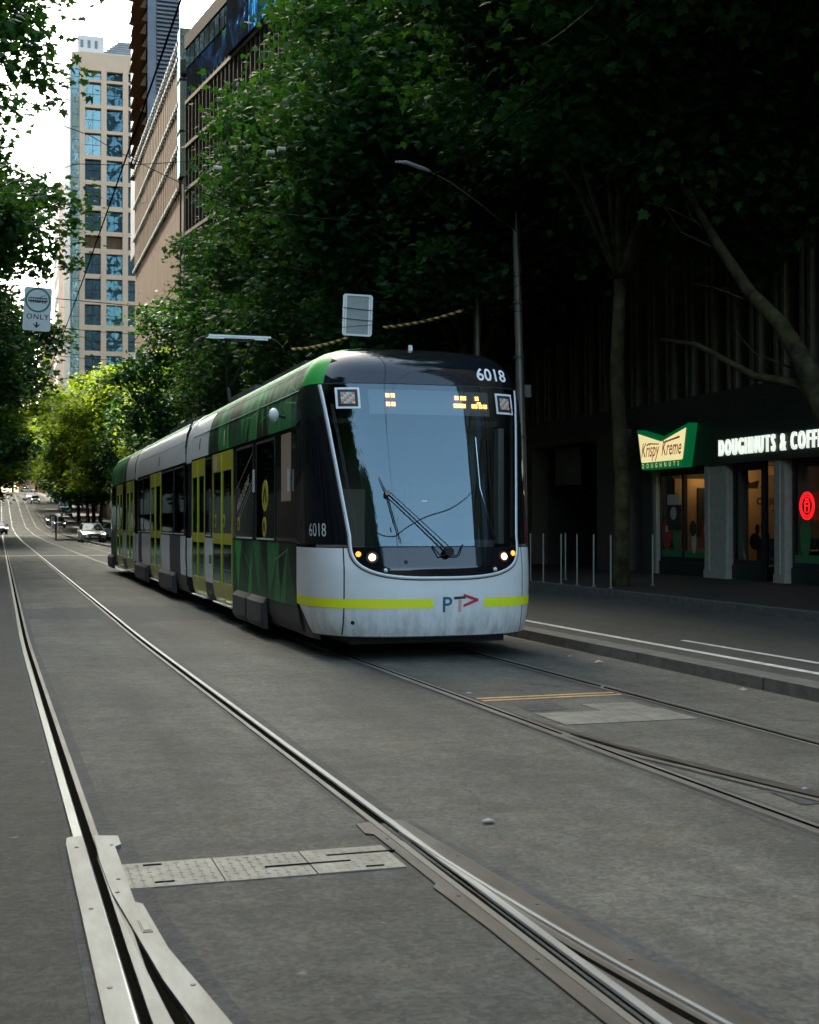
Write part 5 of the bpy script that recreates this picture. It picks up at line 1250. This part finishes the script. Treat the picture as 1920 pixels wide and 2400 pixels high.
sl_ = thing('suspended_lamp', 'slim pale street lamp reaching out of the leaves above the tram', 'street lamp', (7.2, 23.3, 8.05))
MB().tube([(-.32, -.1, .03), (-.1, -.03, .06), (.3, .1, .0), (.42, .14, -.02)], [.02, .038, .038, .02], 10).build('lamp_head', 'sign_back', sl_, smooth=40)
MB().tube([(.42, .14, -.02), (1.0, .6, -.08), (1.9, 1.5, -.2), (3.0, 3.4, .0), (4.5, 6.0, .35)], .013, 7).build('arm', 'galvanised', sl_, smooth=40)
for i, y in enumerate((92, 128)):
    q = pole(10.9, y, 8.2, .1, ['far street lamp with slim pale head behind the rear of the tram', 'farther street lamp beyond the crossing'][i], 'lamp_post', cat='street lamp', spike=0)
    MB().tube([(0, 0, 8.2), (-.8, 0, 8.6), (-2.2, 0, 8.75)], .045, 6).build('arm', 'galvanised', q); MB().box(-3.1, -2.2, -.12, .12, 8.7, 8.8).build('lamp_head', 'trim_silver', q)
ww = [pole(-5.9, 27.9, 9, .12, 'tram wire pole opposite on the left pavement near the hanging sign'), pole(-5.9, 12, 9, .12, 'tram wire pole on the left pavement beside the camera'), pole(12.0, 10, 9, .12, 'tram wire pole on the right pavement out of frame')]
# thin metal posts by the kerb
posts = [(11.96, 29.11), (11.92, 28.25), (12.0, 27.42), (12.95, 29.33), (12.05, 26.67), (12.11, 25.95), (12.15, 25.2), (13.51, 25.96)]
plab = ['leftmost thin post, closest to the tall wire pole', 'second thin post from the left along the kerb', 'third thin post from the left along the kerb', 'thin post set back behind the kerb row', 'fourth thin post along the kerb', 'fifth thin post along the kerb, left of the trunk', 'thin post right against the mottled tree trunk', 'lone thin post just in front of the doughnut shop']
for (x, y), lb in zip(posts, plab):
    t = thing('bollard', lb, 'post', (x, y, .13), 0, 'thin metal posts by the right-hand kerb')
    MB().tube([(0, 0, 0), (0, 0, 1.12)], .019, 8).build('post_shaft', 'pale_post', t); MB().cyl((0, 0, .01), .06, .02, 'z', 10).build('base_plate', 'galvanised', t)
def cable(name, label, pts, r=.009, sag=0, n=10, group=None):
    out = []
    for a, b_ in zip(pts, pts[1:]):
        a, b_ = Vector(a), Vector(b_)
        for k in range(n): t = k / n; p = a.lerp(b_, t); p.z -= sag * 4 * t * (1 - t); out.append(tuple(p))
    out.append(tuple(pts[-1])); return MB().tube(out, r, 5).build(name, 'wire', None, smooth='all', label=label, cat='wire', group=group)
GW = 'overhead tram wires'
cable('contact_wire', 'contact wire of the near track running from the top edge to the far left', [(1.25, -70, 5.3), (1.25, 9, 5.3), (1.2, 30, 5.3), (1.05, 60, 5.3), (1.0, 110, 5.4), (1.0, 160, 5.7)], .009, .04, group=GW)
cable('contact_wire', 'overhead contact wire above the tram', [(4.5, -70, 5.26), (4.5, 26.4, 5.26), (4.5, 60, 5.3), (4.45, 160, 5.7)], .009, .02, group=GW)
cable('span_wire', 'span wire carrying the hanging tram sign and the back-facing sign board', [(-5.9, 29.2, 7.6), (.78, 29.4, 6.32), (7.9, 29.4, 6.1), (11.8, 27.9, 7.3)], .009, .04, group=GW)
cable('span_wire', 'thin guy wire below the sign span wire', [(-5.9, 29.4, 6.3), (1.2, 29.9, 5.75), (4.5, 29.9, 5.7), (11.8, 28.2, 6.4)], .007, .05, group=GW)
cable('span_wire', 'oblique wire falling from the upper left across the tan tower to the trees', [(-2.5, 26.5, 10.4), (1.4, 22.5, 7.9), (3.05, 18.6, 6.0), (4.5, 17, 5.5)], .007, .05, group=GW)
cable('span_wire', 'oblique wire rising from the left across the tower towards the lamp arm', [(-2.5, 25, 6.9), (1.35, 25.5, 8.2), (5.2, 27, 9.2), (11.6, 33, 9.8)], .007, .12, group=GW)
cable('span_wire', 'short wire at the very top crossing to the right edge', [(4.5, 9.5, 5.6), (9, 22, 9.9), (12, 24, 10.8)], .007, .05, group=GW)
for i, (y, z) in enumerate(((44, 6.2), (58, 6.3), (78, 6.6), (100, 6.9))):
    cable('span_wire', ['first', 'second', 'third', 'fourth'][i] + ' thin cross wire over the street behind the hanging sign', [(-6, y, z + .9), (1, y, z), (4.5, y, z), (11.9, y, z + .9)], .008, .08, group=GW)
cable('span_wire', 'cross wire overhead mirrored in the windscreen', [(-6, 5.5, 7.6), (1.2, 5.5, 5.75), (4.5, 5.5, 5.7), (12, 5.5, 7.4)], .012, .08, group=GW)
hw_ = thing('wire_hanger', 'dark clamps and insulators holding the contact wires, mirrored in the windscreen', 'wire hanger', (4.5, 5.5, 5.7))
for x_ in (-3.3, 0): MB().tube([(x_, 0, .0), (x_, 0, -.42)], .02, 6).build('clamp', 'wire', hw_); MB().cyl((x_ - .6, 0, .1), .05, .16, 'x', 8).build('insulator', 'wire', hw_)
MB().tube([(0, 0, -.4), (.35, .6, .05)], .012, 5).build('stay', 'wire', hw_)
cable('span_wire', 'bright guy wire above the far crossing', [(-6, 36, 8), (1.2, 36, 5.9), (4.5, 36, 5.9), (11.9, 33.5, 8)], .007, .08, group=GW)
ins = thing('wire_insulators', 'small round insulators and clamps on the oblique wires amid the right-hand leaves', 'insulator', (5.3, 26.9, 9.1))
for (x, y, z) in ((0, 0, 0), (.25, .1, .12), (-1.2, -.7, -.6)): MB().cyl((x, y, z), .06, .16, 'x', 10).build('insulator', 'galvanised', ins)
# hanging tram-only sign
sg = thing('hanging_sign', 'white hanging sign with green ring, black tram symbol, the word ONLY and an arrow', 'sign', (.75, 29.3, 6.04), R(-5)); sg.rotation_euler = (0, R(3), R(-6))
def rrect(w, h, r, n=5):
    P = []
    for cx, cz, a0 in ((w / 2 - r, h / 2 - r, 0), (-w / 2 + r, h / 2 - r, 90), (-w / 2 + r, -h / 2 + r, 180), (w / 2 - r, -h / 2 + r, 270)):
        P += [(cx + r * math.cos(R(a0 + 90 * k / n)), cz + r * math.sin(R(a0 + 90 * k / n))) for k in range(n + 1)]
    return P
MB().prism([(x, z + .0) for x, z in rrect(.57, .93, .05)], 'y', -.012, .012).build('board', 'sign_face', sg)
mb = MB(); n = 40
mb.grid([[(r * math.cos(2 * math.pi * k / n), -.0155, .19 + r * math.sin(2 * math.pi * k / n)) for k in range(n + 1)] for r in (.225, .262)]); mb.build('green_ring', 'sign_green', sg)
mb = MB(); t_ = -.0158
def rect(x0, x1, z0, z1): mb.add([(x0, t_, z0), (x1, t_, z0), (x1, t_, z1), (x0, t_, z1)], [(0, 1, 2, 3)])
rect(-.19, .19, .225, .245); rect(-.20, .20, .155, .185); rect(-.06, .06, .135, .152)
for x in (-.19, -.145, -.10, -.055, -.02, .012, .05, .095, .14, .178): rect(x, x + .014, .186, .2245)
for x in (-.15, -.10, .09, .14): rect(x, x + .022, .12, .154)
mb.add([(.02, t_, .247), (.045, t_, .247), (.155, t_, .30), (.148, t_, .308)], [(0, 1, 2, 3)]); mb.build('tram_symbol', 'sign_black', sg)
me = text_mesh('ONLY', .155, off=.002, spacing=1.18, align='CENTER'); me.materials.append(M['sign_black']); me.transform(Matrix(((1, 0, 0, 0.01), (0, 0, -1, t_), (0, 1, 0, -.215), (0, 0, 0, 1)))); obj('lettering', me, sg)
mb = MB(); mb.add([(-.018, t_, -.28), (.018, t_, -.28), (.018, t_, -.345), (.09, t_, -.31), (.01, t_, -.4), (-.01, t_, -.4), (-.09, t_, -.31), (-.018, t_, -.345)], [(0, 1, 2, 3, 4, 5, 6, 7)]); mb.build('arrow', 'sign_black', sg)
MB().tube([(0.05, .03, -.46), (.05, .03, -1.9)], .014, 6).build('hanger_rod', 'black_matt', sg); MB().tube([(0, .03, .5), (0, .03, -.46)], .014, 6).build('back_rail', 'sign_back', sg)
MB().tube([(.05, .03, -1.2), (.18, .03, -1.75)], .01, 5).build('hanger_stay', 'black_matt', sg)
# back of a sign board facing away
sb = thing('sign_board', 'grey back of a framed rectangular sign board hanging above the tram roof', 'sign', (7.80, 29.35, 6.24), R(-8)); sb.rotation_euler = (0, R(2), R(-8))
MB().prism(rrect(.68, .95, .06), 'y', 0, .02).build('board', 'sign_back', sb)
mb = MB(); P = rrect(.68, .95, .06); Q = rrect(.60, .87, .04); n = len(P); mb.add([(x, -.03, z) for x, z in P] + [(x, -.03, z) for x, z in Q] + [(x, 0, z) for x, z in P] + [(x, 0, z) for x, z in Q], [(i, (i + 1) % n, n + (i + 1) % n, n + i) for i in range(n)] + [(i, (i + 1) % n, 2 * n + (i + 1) % n, 2 * n + i) for i in range(n)] + [(n + i, n + (i + 1) % n, 3 * n + (i + 1) % n, 3 * n + i) for i in range(n)]); mb.build('rim', 'trim_silver', sb)
for x in (-.27, .27): MB().box(x - .02, x + .02, -.025, -.001, -.43, .43).build('upright', 'trim_silver', sb)
for z in (-.12, .12): MB().tube([(-.34, -.05, z + .03), (.34, -.05, z)], .008, 5).build('tie_wire', 'wire', sb)
# striped sleeves on the wire
def sleeve(label, a, b_, n):
    t = thing('hazard_sleeve', label, 'hazard sleeve', a); a, b_ = Vector(a), Vector(b_); d = (b_ - a); L = d.length; u = d.normalized(); w = Vector((0, 0, 1)); 
    # spiral yellow and black tape round the tube
    s1 = u.cross(w).normalized(); s2 = s1.cross(u); N = 16; seg = 12
    mb = MB(); K = n * seg
    rows = []
    for i in range(K + 1):
        c_ = u * (L * i / K); sagz = -.06 * 4 * (i / K) * (1 - i / K); rows.append([tuple(c_ + Vector((0, 0, sagz)) + (s1 * math.cos(2 * math.pi * k / N) + s2 * math.sin(2 * math.pi * k / N)) * .034) for k in range(N + 1)])
    mb.grid(rows); mb.m = [1 if ((i + j * seg / N) % seg) < seg / 2 else 0 for i in range(K) for j in range(N)]
    mb.build('sleeve_tube', ['sign_black', 'hazard_yellow'], t, fix=False)
sleeve('yellow and black striped sleeve on the wire left of the sign board', (6.3, 29.5, 5.42), (7.62, 29.4, 5.75), 9)
sleeve('longer yellow and black striped sleeve on the wire right of the sign board', (8.4, 29.3, 5.98), (10.2, 28.85, 6.4), 11)
cable('span_wire', 'wire threaded through the striped sleeves', [(4.5, 29.6, 5.1), (6.3, 29.5, 5.42), (8.2, 29.33, 5.9), (11.0, 28.6, 6.75), (11.8, 28.0, 7.2)], .008, .0, group=GW)

# ================================================================== CARS ON THE HILL
def car(label, x, y, rz, paint, kind='sedan', lamps=True, cat='car'):
    t = thing('parked_car' if not lamps else 'car', label, cat, (x, y, hz(y)), rz, 'cars on the street beyond the crossing')
    Lc, W, Hc = {'sedan': (4.6, 1.84, 1.45), 'suv': (4.6, 1.9, 1.72), 'van': (5.2, 2.0, 2.3)}[kind]
    # sections from front (y=-L/2, facing the camera) to the back: (y, half width, z low, z belt)
    S = [(-.5, .62, .35, .62), (-.485, .78, .25, .70), (-.43, .88, .2, .76), (-.28, .92, .2, .88), (-.18, .92, .2, .96), (.1, .92, .2, .98), (.36, .92, .2, 1.0), (.46, .88, .25, .98), (.495, .78, .32, .9), (.5, .6, .4, .8)]
    mb = MB(); zk = 1.0 if kind == 'sedan' else 1.12
    mb.grid([[(-w * W / 1.84 * .94, q * Lc, z0), (-w * W / 1.84, q * Lc, (z0 + z1) / 2), (-w * W / 1.84 * .97, q * Lc, z1 * zk - .04), (-w * W / 1.84 * .86, q * Lc, z1 * zk), (w * W / 1.84 * .86, q * Lc, z1 * zk), (w * W / 1.84 * .97, q * Lc, z1 * zk - .04), (w * W / 1.84, q * Lc, (z0 + z1) / 2), (w * W / 1.84 * .94, q * Lc, z0)] for q, w, z0, z1 in S])
    mb.build('body', paint, t, smooth=40)
    rf, rb = (-.24, .40) if kind != 'van' else (-.36, .48); tf, tb = (-.08, .26) if kind == 'sedan' else ((-.10, .42) if kind == 'suv' else (-.22, .46))
    zb, zt = .95 * zk, Hc; wb, wt = W / 2 * .88, W / 2 * .70
    V = [(-wb, rf * Lc, zb), (wb, rf * Lc, zb), (wb, rb * Lc, zb), (-wb, rb * Lc, zb), (-wt, tf * Lc, zt), (wt, tf * Lc, zt), (wt, tb * Lc, zt), (-wt, tb * Lc, zt)]
    MB().add(V, [(0, 1, 5, 4), (1, 2, 6, 5), (2, 3, 7, 6), (3, 0, 4, 7)]).build('windows', 'car_glass', t)
    MB().add([(x * 1.02, y, z + .0) for x, y, z in V[4:]] + [(x * .9, y * .95, z + .05) for x, y, z in V[4:]], [(4, 5, 6, 7), (0, 1, 5, 4), (1, 2, 6, 5), (2, 3, 7, 6), (3, 0, 4, 7)]).build('roof', paint, t)
    pm = MB()
    for i, j in ((0, 4), (1, 5), (2, 6), (3, 7)): pm.tube([V[i], V[j]], .035, 5)
    pm.build('pillars', paint, t)
    for s in (-1, 1):
        for q in (-.31, .30): w_ = MB().cyl((s * (W / 2 - .12), q * Lc, .33), .33, .2, 'x', 16).build('wheel', 'rubber', t); MB().cyl((s * (W / 2 - .015), q * Lc, .33), .2, .02, 'x', 12).build('rim', 'chrome', w_)
        hl = MB(); hl.prism([(s * .52, .60), (s * .82, .63), (s * .86, .74), (s * .56, .70)], 'y', -.488 * Lc, -.455 * Lc); hl.build('headlight', 'car_lamp' if lamps else 'chrome', t)
        MB().box(min(s * .93, s * 1.08), max(s * .93, s * 1.08), -.2 * Lc, -.16 * Lc, .98, 1.12).build('wing_mirror', paint, t)
    gr = MB().prism([(-.42, .44), (.42, .44), (.46, .62), (.30, .68), (-.30, .68), (-.46, .62)], 'y', -.507 * Lc, -.49 * Lc).build('grille', 'black_matt', t)
    MB().box(-.4, .4, -.512 * Lc, -.507 * Lc, .545, .565).build('grille_bar', 'chrome', gr)
    MB().box(-.75, .75, -.497 * Lc, -.47 * Lc, .26, .38).build('air_intake', 'black_matt', t); MB().box(-.22, .22, -.516 * Lc, -.508 * Lc, .40, .5).build('number_plate', 'sign_face', t)
    return t
car('silver car with lit headlamps waiting at the crossing behind the tram', 6.75, 105.5, R(2), 'car_silver')
car('white car crossing sideways behind the silver car', 10.6, 122, R(70), 'car_white', lamps=False)
car('white car half hidden by the rear of the tram', 9.6, 108, 0, 'car_white')
car('black car with bright round headlamps climbing down the hill', 8.2, 200, 0, 'car_black')
car('dark car just behind the black one, one headlamp showing', 7.6, 214, R(4), 'car_black')
car('dark parked estate under the trees above the black car', 11.0, 238, 0, 'car_black', 'suv', False)
car('grey van parked at the right kerb on the hill', 11.6, 262, 0, 'car_white', 'van', False)
car('small white car with headlamps high on the hill', 7.3, 300, 0, 'car_white')
car('second white car right behind the small white one', 6.6, 318, 0, 'car_white')
car('silver car parked below the leaves near the crest', 11.4, 300, 0, 'car_silver', 'suv', False)
car('pale car slanting across the crest of the road', 8.2, 415, R(60), 'car_white', lamps=False)
car('black and white car cut by the left edge', -.35, 158, R(10), 'car_black')
# small street furniture by the crossing
def small_post(label, x, y, h, m, top=None, name='bollard'):
    t = thing(name, label, 'post', (x, y, hz(y))); MB().cyl((0, 0, h / 2), .07, h, 'z', 10).build('post_shaft', m, t)
    MB().cyl((0, 0, .02), .13, .04, 'z', 10).build('base', 'black_matt', t)
    if top: MB().cyl((0, 0, h * .8), .078, h * .22, 'z', 10).build('band', top, t)
small_post('white bollard with orange band beside the silver car', 7.25, 84.5, 1.15, 'white_paint', 'orange_plastic')
small_post('dark post on the traffic island left of the silver car', 4.6, 118, 1.6, 'black_matt')
for i, (x, y) in enumerate(((6.2, 172), (6.9, 172), (6.6, 176))): small_post(['left', 'right', 'rear'][i] + ' pale post of the trio at the foot of the hill', x, y, 2.0, 'white_paint')
small_post('slim orange post on the far pavement', 12.0, 196, 3.0, 'orange_plastic')
sgl = thing('traffic_signal', 'grey signal pole with a red light beside the far trees', 'traffic light', (9.9, 126, 0)); MB().tube([(0, 0, 0), (0, 0, 6.5)], .09, 8).build('pole', 'trim_silver', sgl)
hb = MB().box(.5, .95, -.15, .15, 2.6, 3.7).build('signal_head', 'black_matt', sgl); MB().cyl((.72, -.17, 3.4), .12, .05, 'y', 12).build('red_lamp', 'red_signal', hb); MB().tube([(0, 0, 3.1), (.5, 0, 3.1)], .03, 5).build('bracket', 'black_matt', sgl)
ln = thing('traffic_island', 'low kerbed island at the near side of the crossing left of the silver car', 'island', (5.6, 116, 0)); MB().box(-1.2, 1.6, -.6, .8, 0, .14).build('island_kerb', 'kerb_stone', ln)
